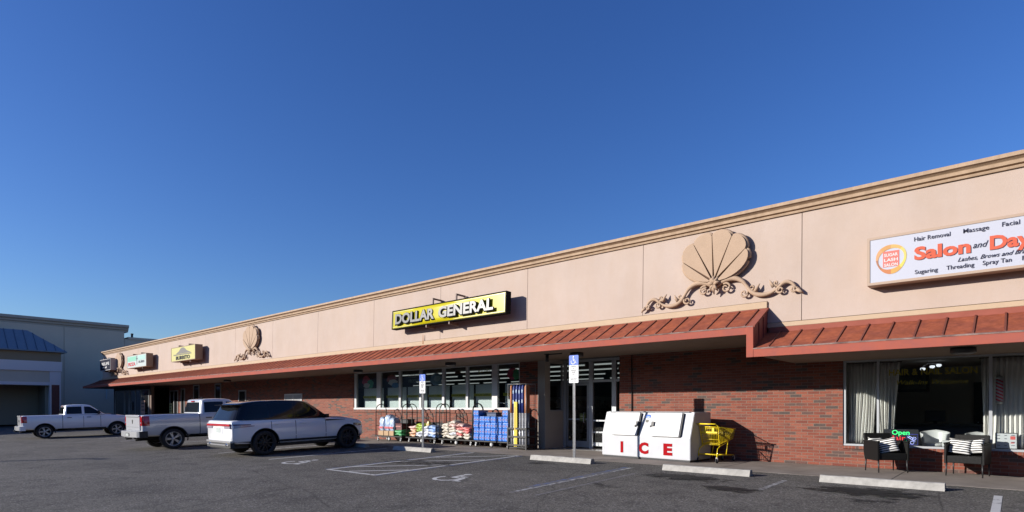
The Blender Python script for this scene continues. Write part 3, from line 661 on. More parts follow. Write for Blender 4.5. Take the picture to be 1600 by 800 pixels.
# ================================================================== SHELL ORNAMENTS
def make_shell():
    r = empty('shell_ornament')
    A, Bz, C0 = .82, .60, .60      # outline ellipse about (0, C0), hub at 0
    def rad(th):
        # distance from hub to the ellipse along th
        dx, dz = math.cos(th), math.sin(th); a = (dx/A)**2+(dz/Bz)**2; b = -2*C0*dz/Bz**2; c = (C0/Bz)**2-1
        return (-b+math.sqrt(max(0, b*b-4*a*c)))/(2*a)
    bounds = [R(v) for v in (4, 42, 67, 92, 117, 143, 176)]
    mb = MB(); base = []
    lobes = []
    for a, b in zip(bounds, bounds[1:]):
        pts = []
        for k in range(11):
            t = k/10; th = a+(b-a)*t
            pts.append((rad(th)*(.93+.085*math.sin(math.pi*t)**.6), th))
        lobes.append(pts)
    outline = [(0.0, 0.0)]
    for pts in lobes: outline += [((rr-.012)*math.cos(th), (rr-.012)*math.sin(th)) for rr, th in pts]
    mb.prism(outline, -.09, .06); mb.build('shell_backing', GROOVE, r)
    mb = MB()
    for pts in lobes:
        q = []
        c = .5*(pts[0][1]+pts[-1][1])
        for rr, th in pts: q.append((rr*math.cos(th), rr*math.sin(th)))
        cx = sum(p[0] for p in q)/len(q)*.5; cz = sum(p[1] for p in q)/len(q)*.5
        off = .007; nrm0 = (math.sin(pts[0][1]), -math.cos(pts[0][1]))
        s0 = (.10*math.cos(c), .10*math.sin(c))
        def sh(p, th, sgn): return (p[0]-sgn*math.sin(th)*off*-1, p[1]+sgn*math.cos(th)*off)
        poly = [s0]+[(q[0][0]-math.sin(pts[0][1])*off, q[0][1]+math.cos(pts[0][1])*off)]+q[1:-1]+[(q[-1][0]+math.sin(pts[-1][1])*off, q[-1][1]-math.cos(pts[-1][1])*off)]
        mb.prism(poly, -.14, -.091)
        mb.prism([(p[0]*1.0, p[1]) for p in poly], -.09, .06) if False else None
    mb.build('shell', SHELL, r)
    # rim so that the edge reads thick
    mb = MB(); rim = [((rr)*math.cos(th), -.03, (rr)*math.sin(th)) for pts in lobes for rr, th in pts]
    mb.tube([(p[0], p[1]-.02, p[2]) for p in rim], .055, 8); mb.build('shell_rim', SHELL, r)
    def spiral(cx, cz, r0, a0, turns, sgn):
        return [(cx+r0*(1-.75*t/24)*math.cos(a0+sgn*turns*2*math.pi*t/24), -.05-.0015*t, cz+r0*(1-.75*t/24)*math.sin(a0+sgn*turns*2*math.pi*t/24)) for t in range(25)]
    for s in (1, -1):
        mb = MB()
        arm = [(.03, -.10), (.16, -.02), (.32, .03), (.50, .02), (.66, -.07), (.76, -.2), (.85, -.33), (.99, -.42), (1.16, -.445), (1.32, -.41), (1.45, -.33), (1.55, -.24), (1.66, -.22), (1.76, -.28), (1.84, -.40)]
        # smooth
        def cr(p0, p1, p2, p3, t): return tuple(.5*((2*p1[i])+(-p0[i]+p2[i])*t+(2*p0[i]-5*p1[i]+4*p2[i]-p3[i])*t*t+(-p0[i]+3*p1[i]-3*p2[i]+p3[i])*t**3) for i in (0, 1))
        P = []
        for i in range(len(arm)-1):
            p0, p1, p2, p3 = arm[max(0, i-1)], arm[i], arm[i+1], arm[min(len(arm)-1, i+2)]
            P += [cr(p0, p1, p2, p3, t/4) for t in range(4)]
        P.append(arm[-1]); n = len(P)
        rad_ = [.055*(.75+.5*math.sin(math.pi*((3*i/n) % 1))) * (1-.45*i/n) for i in range(n)]
        mb.tube([(s*p[0], -.05, p[1]) for p in P], rad_, 8)
        for (cx, cz, r0, a0, tn, sg) in ((.27, -.17, .12, R(120), 1.3, -1), (.70, -.36, .10, R(40), 1.2, -1), (.88, -.24, .06, R(220), .9, 1), (1.50, -.38, .09, R(100), 1.3, 1), (1.42, -.22, .06, R(300), 1, -1), (1.78, -.40, .07, R(30), 1.2, -1)):
            q = spiral(cx, cz, r0, a0, tn, sg)
            mb.tube([(s*x, y, z) for x, y, z in q], [.029*(1-.4*i/24) for i in range(25)], 8)
        for (x, z, a, L) in ((.95, -.35, 60, .2), (1.36, -.30, 120, .2), (1.86, -.42, -40, .16)):
            ca, sa = math.cos(R(a)), math.sin(R(a))
            mb.tube([(s*(x), -.05, z), (s*(x+ca*L*.5), -.08, z+sa*L*.5), (s*(x+ca*L), -.04, z+sa*L)], [.05, .035, .008], 8)
        mb.build('scroll', SCROLL, r)
    mb = MB()   # central leaf
    for a, L, rr in ((90, .22, .07), (60, .2, .05), (120, .2, .05), (20, .17, .05), (160, .17, .05), (-60, .2, .045), (-120, .2, .045), (-90, .24, .05)):
        ca, sa = math.cos(R(a)), math.sin(R(a)); mb.tube([(0, -.10, -.06), (ca*L*.5, -.17, -.06+sa*L*.5), (ca*L, -.10, -.06+sa*L)], [rr, rr*.9, rr*.25], 8)
    mb.build('centre_leaf', SCROLL, r)
    return r
sh0 = make_shell(); sh0.location = (-5.53, -2.02, 4.46)
tag(sh0, 'large tan scallop shell over a scroll, on the parapet right of the yellow store sign', 'ornament', 'shell ornaments on the parapet')
s2 = copy_tree(sh0); s2.location = (-30.05, -2.02, 4.46); tag(s2, 'tan scallop shell on the parapet between the yellow store sign and the far box signs')
s3 = copy_tree(sh0); s3.location = (-52.3, -2.02, 4.42); tag(s3, 'farthest tan scallop shell, between the dark box sign and the pale green one')

# ================================================================== SIGNS
def box_sign(name, loc, w, h, d, frame, face, side=None, t=.035):
    """loc: lower left front corner; the frame stands round a set-back face"""
    s = empty(name, loc); mb = MB()
    mb.box(0, w, .03, d, 0, h); 
    mb.box(0, w, 0, .029, 0, t); mb.box(0, w, 0, .029, h-t, h); mb.box(0, t, 0, .029, t, h-t); mb.box(w-t, w, 0, .029, t, h-t)
    mb.build('sign_case', frame, s)
    mb = MB(); mb.box(t+.001, w-t-.001, .012, .028, t+.001, h-t-.001); mb.build('sign_face', face, s)
    return s
sg = box_sign('store_sign', (-17.73, -2.47, 4.35), 5.80, .70, .22, M('case_black', (.015, .015, .015), .9, spec=.05), YEL)
sg.rotation_euler = (R(-2.8), 0, R(-0.6)); sg.location.y = -2.45
tag(sg, 'long yellow sign with black capital letters in a black case, above the store window', 'sign')
for ch in list(sg.children):          # acrylic face remade with a shallow bulge, shaped to place the sun glare
    if ch.name.startswith('sign_face'): bpy.data.objects.remove(ch)
def glare_bulge(u, v):
    x = .036+5.728*u; e = 1-abs(2*v-1)**8; q = x-2.35; k = 2*math.pi/3.6
    return (x, .012-.062*e*(.5+.5*math.cos(k*q) if abs(q) < 1.8 else 0), .036+.628*v)
mb = MB(); mb.grid(glare_bulge, 90, 14); mb.build('sign_face', YEL, sg)
mb = MB(); mb.box(.06, 5.74, .002, .011, .06, .075); mb.box(.06, 5.74, .002, .011, .625, .64); mb.box(.06, .075, .002, .011, .075, .625); mb.box(5.725, 5.74, .002, .011, .075, .625); mb.build('inner_border', M('pale_yellow', (.50, .48, .16), .3), sg)
LBK = M('letter_grey', (.10, .098, .09), .32, spec=.45); LEDGE = M('letter_edge', (.012, .012, .012), .9, spec=.05)
for w_, x_, l_ in (('DOLLAR', .30, 2.2), ('GENERAL', 2.72, 2.6)):
    text('lettering', w_, .50, LBK, sg, (x_, -.072, .17), ext=.012, off=.018, width=l_)
    text('lettering_edge', w_, .50, LEDGE, sg, (x_-.018, -.058, .156), ext=.012, off=.04, width=l_+.04)
for x in (2.25, 3.45):
    mb = MB(); mb.box(x, x+.05, .02, .07, .701, .92); mb.box(x, x+.05, .07, .45, .87, .92); mb.box(x, x+.05, .40, .45, .70, .87); mb.box(x, x+.05, .22, .44, .60, .65); mb.build('hanging_bracket', M('bracket_brown', (.16, .10, .08), .6), sg)
    mb = MB(); mb.box(x-.3, x-.25, .02, .44, -.09, -.002); mb.build('lower_bracket', bpy.data.materials['bracket_brown'], sg)

SFACE = M('white_sign_face', (.40, .41, .47), .55)
sg = box_sign('salon_sign', (-2.30, -2.32, 3.885), 7.1, .96, .32, M('sign_case_tan', (.36, .26, .19), .6), SFACE, t=.05)
tag(sg, 'long white salon and day spa sign with coral lettering over the lower awning', 'sign')
CORAL = M('coral', (.50, .10, .055), .7, spec=.2); NAVY = M('navy_letter', (.02, .02, .045), .4)
def st(s, size, mat, x, z, w, **k): return text('lettering', s, size, mat, sg, (x+2.29, .004, z-3.90), ext=.003, width=w, **k)
st('Hair Removal', .115, NAVY, -1.50, 4.655, .56, off=.0005); st('Massage', .115, NAVY, -.75, 4.665, .37, off=.0005); st('Facial', .115, NAVY, -.20, 4.675, .24, off=.0005)
st('Waxing', .115, NAVY, .5, 4.66, .34, off=.0005)
for dx, dz, mt, yy in ((.008, -.008, NAVY, .008), (0, 0, CORAL, .004)):
    for s_, x_, w_ in (('Salon', -1.50, .86), ('Day', -.37, .56), ('Spa', .30, .56)):
        o = text('lettering', s_, .33, mt, sg, (x_+dx+2.29, yy, 4.30-3.9+dz), ext=.003, off=.013, width=w_)
st('and', .16, NAVY, -.61, 4.36, .22, shear=.4); st('Lashes, Brows and Brazilian', .11, NAVY, -.83, 4.15, 1.15, shear=.45)
st('Sugaring', .11, NAVY, -1.49, 4.02, .36, off=.0005); st('Threading', .11, NAVY, -1.0, 4.025, .41, off=.0005); st('Spray Tan', .11, NAVY, -.47, 4.03, .40, off=.0005); st('Peels', .11, NAVY, .07, 4.03, .25, off=.0005)
cols = [(.55, .42, .10), (.50, .30, .08), (.45, .22, .06), (.50, .25, .10), (.30, .12, .05), (.42, .14, .04), (.50, .26, .05), (.55, .45, .08)]
cx, cz = -1.88+2.29, 4.385-3.9
for k in range(8):
    mb = MB(); n = 8
    for i in range(n):
        a0 = R(45*k+45*i/n); a1 = R(45*k+45*(i+1)/n)
        def rr(a, o): return (.29+.01*math.sin(3*a) if o else .225+.025*math.sin(2*a+1))
        mb.prism([(cx+rr(a0, 1)*math.cos(a0)*.88, cz+rr(a0, 1)*math.sin(a0)), (cx+rr(a1, 1)*math.cos(a1)*.88, cz+rr(a1, 1)*math.sin(a1)), (cx+rr(a1, 0)*math.cos(a1)*.88, cz+rr(a1, 0)*math.sin(a1)), (cx+rr(a0, 0)*math.cos(a0)*.88, cz+rr(a0, 0)*math.sin(a0))], .006, .0115)
    mb.build('logo_ring', M('logo_ink', cols[k], .5), sg)
mb = MB(); mb.box(cx-.135, cx+.135, .0065, .0115, cz-.155, cz+.155); mb.build('logo_panel', M('logo_coral', (.55, .12, .09), .5), sg)
for i, s_ in enumerate(('SUGAR', 'LASH', 'SALON')): text('logo_lettering', s_, .085, WHITE, sg, (cx-.115, .005, cz+.05-.098*i), ext=.002, off=.002, width=.23)
mb = MB(); 
for x in (1.0, 3.2, 5.4): mb.cyl((x, .15, .93), (x, .15, .97), .02, 8)
mb.build('lifting_eye', BLACK, sg)

def far_sign(x0, x1, z0, z1, face, case, label, frm=None):
    s = box_sign('box_sign', (x0, -2.58, z0), x1-x0, z1-z0, .42, case, face); tag(s, label, 'sign', None)
    w = x1-x0
    for x in (.3*w, .72*w):
        mb = MB(); mb.box(x, x+.10, .1, .56, -.10, -.002); mb.build('lower_bracket', bpy.data.materials['bracket_brown'], s)
        mb = MB(); mb.box(x, x+.10, .02, .5, (z1-z0)+.001, (z1-z0)+.09); mb.build('upper_bracket', bpy.data.materials['bracket_brown'], s)
    return s
CASET = M('case_tan', (.26, .18, .125), .7); CASEW = M('case_silver', (.36, .36, .37), .7)
s = far_sign(-39.9, -36.1, 4.26, 5.14, M('sign_face_lemon', (.50, .47, .22), .8, spec=.1), CASET, 'pale yellow burrito sign in a tan case, nearest of the far box signs')
w = 3.8
mb = MB(); mb.prism([(.75, .45), (1.0, .52), (1.3, .60), (1.5, .74), (1.75, .80), (2.0, .80), (2.25, .72), (2.5, .60), (2.85, .52), (3.15, .45)], .004, .0115); mb.build('hat_picture', M('ink_grey', (.12, .11, .10), .6), s)
text('lettering', 'SUPER BOWL', .16, bpy.data.materials['ink_grey'], s, (.55, .003, .35), ext=.004, off=.004, width=2.7) if False else None
mb = MB()
for k in range(14): mb.box(.4+k*.205, .4+k*.205+.13, .004, .0115, .36, .43)
mb.box(.4, 3.2, .009, .0112, .385, .41)
mb.build('lettering_band', bpy.data.materials['ink_grey'], s)
text('lettering', 'BURRITO', .29, SIGNBLK, s, (.8, .003, .10), ext=.004, off=.012, width=2.2)
s = far_sign(-48.6, -44.5, 4.24, 5.14, M('sign_face_pale', (.42, .47, .46), .7, spec=.2), CASET, 'white and mint green pizza sign in a tan case')
mb = MB(); mb.box(.15, 2.05, .006, .0115, .48, .80); mb.build('mint_panel', M('mint', (.16, .42, .31), .7), s)
mb = MB(); mb.box(2.35, 3.9, .006, .0115, .50, .80); mb.build('pale_panel', M('palemint', (.28, .46, .42), .7), s)
text('lettering', 'PIZZA', .32, M('pizza_red', (.42, .03, .04), .7), s, (.25, .003, .16), ext=.004, off=.012, width=1.6)
mb = MB(); mb.box(2.12, 2.2, .004, .0115, .2, .82); mb.box(1.98, 2.34, .004, .0115, .58, .63); mb.build('fork_picture', M('ink_dark', (.04, .05, .08), .5), s)
text('lettering', 'SUBS', .2, bpy.data.materials['ink_dark'], s, (2.5, .003, .3), ext=.004, off=.006, width=1.2); text('lettering', 'Subs', .16, bpy.data.materials['ink_dark'], s, (2.5, .003, .1), ext=.004, width=1.1) if False else None
s = far_sign(-55.4, -52.6, 4.34, 5.22, M('sign_face_navy', (.012, .015, .03), .8, spec=.1), CASEW, 'dark navy box sign with white letters, farthest left on the parapet')
text('lettering', 'RELIFE', .30, WHITE, s, (.5, .003, .42), ext=.004, off=.008, width=1.95); mb = MB(); mb.box(.55, 1.1, .004, .0115, .22, .26); mb.prism([(1.3, .18), (1.75, .18), (1.75, .34), (1.5, .28)], .004, .0115); mb.build('lettering_band', WHITE, s)

# ================================================================== FAR BUILDINGS ON THE LEFT
XA = -63.5
g = tag(empty('big_store', (XA, 1.3, 0)), 'tall grey windowless store building in shade at the far left, higher than the strip', 'building')
mb = MB()
for a, b in zip([0, -4.6, -9.2, -13.8, -18.4, -23, -27.6, -32.2, -36.8], [-4.6, -9.2, -13.8, -18.4, -23, -27.6, -32.2, -36.8, -41.4]): mb.box(-22, 0, b+.02, a-.02, 0, 8.55)
mb.build('wall_panel', GREY, g)
mb = MB(); mb.box(-21.9, -.04, -41.3, -.03, 0, 8.5); mb.build('wall_joint', GREYD, g)
mb = MB(); mb.prism([(.0, 8.551), (.0, 8.70), (.12, 8.75), (.14, 8.9), (.30, 8.98), (.30, 9.2), (-22, 9.2), (-22, 8.551)], -41.7, .30, 'xz'); mb.build('cornice', GREYD, g)
mb = MB(); mb.box(-22, -.05, .02, 22, 0, 7.9); mb.box(-22, .03, .32, 22, 7.9, 8.12); mb.build('low_wing', GREY, g)
mb = MB()
for k in range(9): mb.box(-.049, .01, 3.0, 5.6, .3+k*.3, .5+k*.3)
mb.build('louvre', GREYD, g)
mb = MB(); mb.box(-.01, .05, -1.5, -1.38, 2.2, 3.2); mb.build('wall_sign', WHITE, g)
v = tag(empty('vent_pipe', (-67, 2.9, 8.1)), 'short dark vent pipe standing on the low roof of the big grey store', 'pipe'); mb = MB(); mb.cyl((0, 0, 0), (0, 0, .72), .10, 12); mb.lathe([(.0, .78), (.14, .74), (.14, .68), (.0, .68)], 12, axis='z'); mb.build('pipe', BLACK, v)
# portico with a blue hipped roof
PX = -60.0; k = 60/62.0
g = tag(empty('entrance_portico', (PX, -4.2, 0)), 'pale portico with a blue hipped metal roof in front of the tall grey store', 'portico')
L = -14.0
mb = MB(); mb.quad((.35, .35, 6.06), (-1.75, -1.9, 7.82), (-1.75, L+1.9, 7.82), (.35, L-.35, 6.06)); mb.quad((.35, .35, 6.06), (-3.45, .35, 6.06), (-3.45, -1.9, 7.82), (-1.75, -1.9, 7.82)); mb.quad((.35, L-.35, 6.06), (-1.75, L+1.9, 7.82), (-3.45, L+1.9, 7.82), (-3.45, L-.35, 6.06)); mb.quad((-1.75, -1.9, 7.82), (-3.45, -1.9, 7.82), (-3.45, L+1.9, 7.82), (-1.75, L+1.9, 7.82))
mb.box(-3.45, .35, L-.35, .35, 5.98, 6.055)
for i in range(24):
    y = .2-i*.6; t0 = min(1, max(0, (.35-y)/2.25)); t1 = min(1, max(0, (y-(L-.35))/2.25)); t = min(t0, t1)
    mb.tube([(.35, y, 6.09), (.35-2.1*t, y, 6.09+1.76*t)], .02, 4, mi=1)
mb.build('hip_roof', [BLUER, M('blue_seam', (.06, .10, .17), .6)], g)
mb = MB(); mb.box(-3.4, .0, L, 0, 5.22, 5.975); mb.build('brown_frieze', BROWNP, g)
mb = MB(); mb.box(-3.4, .06, L-.05, .06, 4.42, 5.215); mb.box(-3.4, .0, -.75, 0, 0, 4.415); mb.box(-3.4, .0, L, L+.75, 0, 4.415); mb.box(-.3, .03, L+.75, -.75, 3.25, 3.5); mb.build('pale_band', PALEB, g)
mb = MB(); mb.box(-.3, -.05, L+.75, -.75, 3.501, 4.419); mb.build('grey_panel', GREY, g)
mb = MB(); mb.box(-.001, .012, -.62, -.1, .8, 3.3); mb.build('brick_panel', M('brick_panel_red', (.16, .055, .045), .85, var=.15, scale=10), g)
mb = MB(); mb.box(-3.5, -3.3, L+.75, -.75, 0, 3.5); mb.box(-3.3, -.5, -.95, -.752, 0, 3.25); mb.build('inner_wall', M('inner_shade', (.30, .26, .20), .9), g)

# ================================================================== WHEEL STOPS
def wheel_stop(x0, x1, y, label):
    w = x1-x0; zb = gz(y)-.012; o_ = None
    mb = MB(); pr = [(-.11, 0), (-.10, .03), (-.065, .125), (-.05, .135), (.05, .135), (.065, .125), (.10, .03), (.11, 0)]
    mb.prism(pr, -w/2, w/2, 'yz')
    # chipped corners
    bmesh.ops.subdivide_edges(mb.bm, edges=[e for e in mb.bm.edges if abs(e.verts[0].co.x-e.verts[1].co.x) > .5], cuts=14)
    rr = random.Random(int(abs(x0)*100))
    for v in mb.bm.verts:
        if v.co.z > .1: v.co += Vector((rr.uniform(-.006, .006), rr.uniform(-.005, .005), rr.uniform(-.006, .002)))
    o_ = mb.build('wheel_stop', CONC_W, None, loc=((x0+x1)/2, y, zb))
    tag(o_, label, 'wheel stop', 'concrete wheel stops'); return o_
wheel_stop(-2.92, -.95, -3.32, 'concrete wheel stop in front of the wicker chairs')
wheel_stop(-6.22, -4.24, -3.36, 'concrete wheel stop in front of the ice box and shopping cart')
wheel_stop(-10.25, -8.25, -3.28, 'concrete wheel stop at the foot of the nearer parking sign')
wheel_stop(-16.25, -14.28, -3.42, 'concrete wheel stop at the foot of the farther parking sign, partly in car shadow')
wheel_stop(-19.9, -17.9, -3.42, 'concrete wheel stop under the nose of the black-roofed car')

# ================================================================== PARKING SIGNS
BLUE_S = M('sign_blue', (.012, .085, .46), .5); SIGNW = M('sign_white', (.55, .56, .57), .5)
def parking_sign(x, y, ztop, w, h, label):
    s = tag(empty('parking_sign', (x, y, 0)), label, 'sign', 'accessible parking signs')
    mb = MB()
    mb.box(-.028, -.020, -.02, .02, gz(y)-.02, ztop-.02); mb.box(.020, .028, -.02, .02, gz(y)-.02, ztop-.02); mb.box(-.020, .020, .008, .02, gz(y)-.02, ztop-.02)
    mb.build('post', GALV, s)
    zb = ztop-h; hb = h*.36
    def rrect(x0, x1, z0, z1, r): return [(cx+r*math.cos(R(a)), cz+r*math.sin(R(a))) for cx, cz, a0 in ((x1-r, z1-r, 0), (x0+r, z1-r, 90), (x0+r, z0+r, 180), (x1-r, z0+r, 270)) for a in (a0, a0+30, a0+60, a0+90)]
    mb = MB(); mb.prism(rrect(-w/2, w/2, ztop-hb+.001, ztop, .025), -.030, -.024); mb.build('blue_panel', BLUE_S, s)
    mb = MB(); mb.prism(rrect(-w/2, w/2, zb+h*.19, ztop-hb, .012), -.030, -.024); mb.build('white_panel', SIGNW, s)
    mb = MB(); mb.prism(rrect(-w/2, w/2, zb, zb+h*.185, .02), -.030, -.024); mb.build('fine_panel', SIGNW, s)
    mb = MB(); cx, cz, q = .0, ztop-hb*.52, hb*.8   # seated figure
    for kk in range(20):
        a0, a1 = R(150+kk*12.5), R(150+(kk+1)*12.5)
        f = lambda r, a: (cx-.03*q/.3+r*q*math.cos(a), cz-.16*q+r*q*math.sin(a))
        mb.prism([f(.33, a0), f(.33, a1), f(.25, a1), f(.25, a0)], -.034, -.0305)
    mb.prism([(cx-.07*q+.09*q*math.cos(R(a)), cz+.42*q+.09*q*math.sin(R(a))) for a in range(0, 360, 30)], -.034, -.0305)
    for (a, b, ww) in (((-.07, .30), (-.05, -.05), .10), ((-.05, .12), (.16, .12), .06), ((-.05, -.05), (.2, -.05), .08), ((.2, -.03), (.32, -.34), .08), ((.3, -.33), (.42, -.30), .06)):
        d = Vector((b[0]-a[0], b[1]-a[1])).normalized(); n = Vector((-d.y, d.x))*ww/2
        mb.prism([(cx+(a[0]+n.x)*q, cz+(a[1]+n.y)*q), (cx+(a[0]-n.x)*q, cz+(a[1]-n.y)*q), (cx+(b[0]-n.x)*q, cz+(b[1]-n.y)*q), (cx+(b[0]+n.x)*q, cz+(b[1]+n.y)*q)], -.034, -.0305)
    mb.build('wheelchair_symbol', SIGNW, s)
    zz = ztop-hb-.035
    for i, tx in enumerate(('PARKING', 'BY', 'DISABLED', 'PERMIT', 'ONLY')):
        text('sign_lettering', tx, .042, SIGNBLK, s, (0, -.031, zz-.012-i*.052*h/.75), ext=.001, off=.001, align='CENTER')
    for i, tx in enumerate(('$250 FINE', 'F.S.S. 318.18')):
        text('sign_lettering', tx, .034 if i else .045, SIGNBLK, s, (0, -.031, zb+.09-i*.05), ext=.001, off=.001, align='CENTER')
    mb = MB()
    for z in (ztop-.03, zb+.03): mb.cyl((0, -.038, z), (0, -.03, z), .008, 8)
    mb.build('bolt', GALV, s)
    return s
parking_sign(-9.05, -2.95, 2.84, .305, .75, 'nearer accessible parking sign, between the store doors and the ice box')
parking_sign(-15.33, -2.95, 2.56, .30, .65, 'farther accessible parking sign, in front of the bags on carts')

# ================================================================== ICE BOX
th = math.atan2(-.27, 2.83)
ib = tag(empty('ice_merchandiser', (-7.775, -1.475, .03), (0, 0, th)), 'white slant-front ice box with two doors and big red letters, against the brick', 'ice box')
w = 2.84; D = 1.08; H = 1.27; kn = .60
prof = [(0, .02), (0, kn), (.22, H), (D, H), (D, .02)]
mb = MB(); mb.prism(prof, -w/2, w/2, 'yz'); bmesh.ops.bevel(mb.bm, geom=mb.bm.edges[:], offset=.012, segments=2, affect='EDGES'); mb.build('cabinet', WHITE_S, ib)
mb = MB(); mb.box(-w/2+.03, w/2-.03, .03, D-.03, -.03, .025); mb.build('plinth', BLACKP, ib)
sa = math.atan2(.22, H-kn); slM = lambda x, u, v: Matrix.Translation((x, 0, kn)) @ Matrix.Rotation(-sa, 4, 'X') @ Matrix.Translation((0, v, u))
def slant_box(mb, x0, x1, u0, u1, v0, v1, bev=0): mb.box(x0, x1, v0, v1, u0, u1, bev=bev, seg=2, mtx=Matrix.Translation((0, 0, kn)) @ Matrix.Rotation(-sa, 4, 'X'))
for i, (a, b) in enumerate(((-1.03, -.19), (.27, 1.12))):
    d = empty('door'); d.parent = ib
    mb = MB(); slant_box(mb, a, b, .0, .67, -.075, -.018, bev=.012); mb.build('door_panel', WHITE, d)
    mb = MB(); slant_box(mb, a+.02, b-.02, .02, .65, -.018, -.001); mb.build('gasket', BLACKP, d)
    mb = MB(); hx = b+.02 if i == 0 else a-.04
    mb2 = mb
    slant_box(mb, b+.0, b+.035, .02, .66, -.055, -.001); mb.build('hinge_side', BLACKP, d)
    mb = MB(); hx = b-.03 if i == 0 else a+.01
    slant_box(mb, hx-.03, hx+.06, .27, .40, -.115, -.076, bev=.008); slant_box(mb, hx-.06, hx-.02, .24, .29, -.12, -.076, bev=.006); mb.build('latch', BLACK, d)
for ch, x in (('I', -.76), ('C', -.145), ('E', .63)):
    text('lettering', ch, .40, M('ice_red', (.30, .004, .008), .8, spec=.1) if ch == 'I' else bpy.data.materials['ice_red'], ib, (x, -.002, .14), ext=.006, off=.022, width={'I': .09, 'C': .31, 'E': .27}[ch])
mb = MB(); m4 = Matrix.Translation((0, 0, kn)) @ Matrix.Rotation(-sa, 4, 'X') @ Matrix.Translation((.05, -.004, .575)) @ Matrix.Diagonal((.085, .01, .055, 1))
bmesh.ops.create_uvsphere(mb.bm, u_segments=20, v_segments=8, radius=1, matrix=m4); mb.build('blue_badge', M('badge_blue', (.03, .12, .5), .4), ib)
mb = MB(); slant_box(mb, -.01, .08, .40, .48, -.004, -.0005); mb.build('rating_sticker', M('sticker', (.10, .10, .08), .6), ib)
mb = MB(); mb.box(-1.3, 1.3, .16, .2, H+.001, H+.012, bev=.002); mb.build('top_rail', ALU, ib)

# lamp post of the lot, standing left of the frame; its long shadow crosses the asphalt
lp = tag(empty('lamp_post', (-36.7, -29.8, gz(-29.8)-.012)), 'tall grey parking lot lamp post standing out of frame to the left', 'lamp post')
mb = MB(); mb.tube([(0, 0, .6), (0, 0, 7.9)], [.13, .09], 12); mb.build('pole', GALV, lp)
mb = MB(); mb.lathe([(0, .6), (.28, .6), (.30, .56), (.30, 0), (0, 0)], 24, axis='z'); mb.build('footing', CONC_W, lp)
mb = MB(); mb.box(-.05, .75, -.04, .04, 7.9, 7.97); mb.box(.5, .8, -.08, .08, 7.88, 7.96, bev=.02); mb.build('lamp_head', BLACK, lp)

# ================================================================== SHOPPING CART
YP = M('yellow_paint', (.80, .60, .012), .4, coat=.3)
sc_ = tag(empty('shopping_cart', (-5.95, -.82, 0), (0, 0, R(-12))), 'yellow wire shopping cart parked by the brick wall beside the ice box', 'shopping cart')
# local: +y is the front of the cart, x across; handle at the rear
mb = MB()
def basket(u, v, side):      # corners of the basket
    pass
zb_r, zb_f, zt_r, zt_f = .46, .60, .92, .86
wr, wf, wrb, wfb = .29, .22, .24, .18
yr_, yf_ = -.40, .46; yfb = .40
def rim(t): return (wr+(wf-wr)*t, yr_+(yf_-yr_)*t, zt_r+(zt_f-zt_r)*t)
def bot(t): return (wrb+(wfb-wrb)*t, yr_+.04+(yfb-yr_-.04)*t, zb_r+(zb_f-zb_r)*t)
for s in (1, -1):
    mb.tube([(s*rim(0)[0], *rim(0)[1:]), (s*rim(1)[0], *rim(1)[1:])], .011, 6); mb.tube([(s*bot(0)[0], *bot(0)[1:]), (s*bot(1)[0], *bot(1)[1:])], .010, 6)
    for i in range(17):
        t = i/16; a, b = rim(t), bot(t); mb.tube([(s*a[0], a[1], a[2]), (s*b[0], b[1], b[2])], .0036, 4)
    for q in (.2, .4, .6, .8):
        mb.tube([(s*(rim(0)[0]*(1-q)+bot(0)[0]*q), rim(0)[1]*(1-q)+bot(0)[1]*q, rim(0)[2]*(1-q)+bot(0)[2]*q), (s*(rim(1)[0]*(1-q)+bot(1)[0]*q), rim(1)[1]*(1-q)+bot(1)[1]*q, rim(1)[2]*(1-q)+bot(1)[2]*q)], .0036, 4)
mb.tube([(-rim(1)[0], *rim(1)[1:]), (rim(1)[0], *rim(1)[1:])], .012, 6); mb.tube([(-rim(0)[0], *rim(0)[1:]), (rim(0)[0], *rim(0)[1:])], .012, 6)
for i in range(9):
    f = -1+2*i/8; mb.tube([(f*rim(1)[0], *rim(1)[1:]), (f*bot(1)[0], *bot(1)[1:])], .0034, 4); mb.tube([(f*bot(0)[0], *bot(0)[1:]), (f*bot(1)[0], *bot(1)[1:])], .0034, 4)
for i in range(12):
    t = i/11; b = bot(t); mb.tube([(-b[0], b[1], b[2]), (b[0], b[1], b[2])], .0036, 4)
mb.build('basket', YP, sc_)
mb = MB()   # rear gate with the child seat folded
for i in range(11):
    f = -1+2*i/10; mb.tube([(f*.26, -.385, .90), (f*.22, -.33, .48)], .0036, 4)
for z in (.88, .74, .60, .50): mb.tube([(-.26, -.38+(.9-z)*.1, z), (.26, -.38+(.9-z)*.1, z)], .006, 4)
mb.box(-.24, .24, -.400, -.393, .76, .80); mb.box(-.15, -.09, -.400, -.393, .79, .9); mb.box(.09, .15, -.400, -.393, .79, .9)
mb.build('rear_gate', YP, sc_)
mb = MB()
for s in (1, -1):
    mb.tube([(s*.27, -.52, 1.0), (s*.275, -.42, .95), (s*.26, -.34, .62), (s*.25, -.30, .44), (s*.25, -.30, .42)], .012, 8)
    mb.tube([(s*.24, .1, .53), (s*.25, -.28, .43), (s*.27, -.42, .36), (s*.275, -.46, .24), (s*.275, -.46, .12)], .013, 8)
    mb.tube([(s*.275, -.46, .2), (s*.26, -.2, .2), (s*.18, .42, .17), (s*.17, .48, .14)], .013, 8)
    mb.tube([(s*.2, .15, .55), (s*.21, .05, .2)], .010, 6)
mb.tube([(-.19, .42, .17), (.19, .42, .17)], .011, 6); mb.tube([(-.27, -.46, .22), (.27, -.46, .22)], .011, 6); mb.tube([(-.24, -.1, .2), (.24, -.1, .2)], .009, 6)
for i in range(7): mb.tube([(-.2+.066*i, -.44, .2), (-.15+.05*i, .42, .18)], .006, 4)
mb.build('frame', YP, sc_)
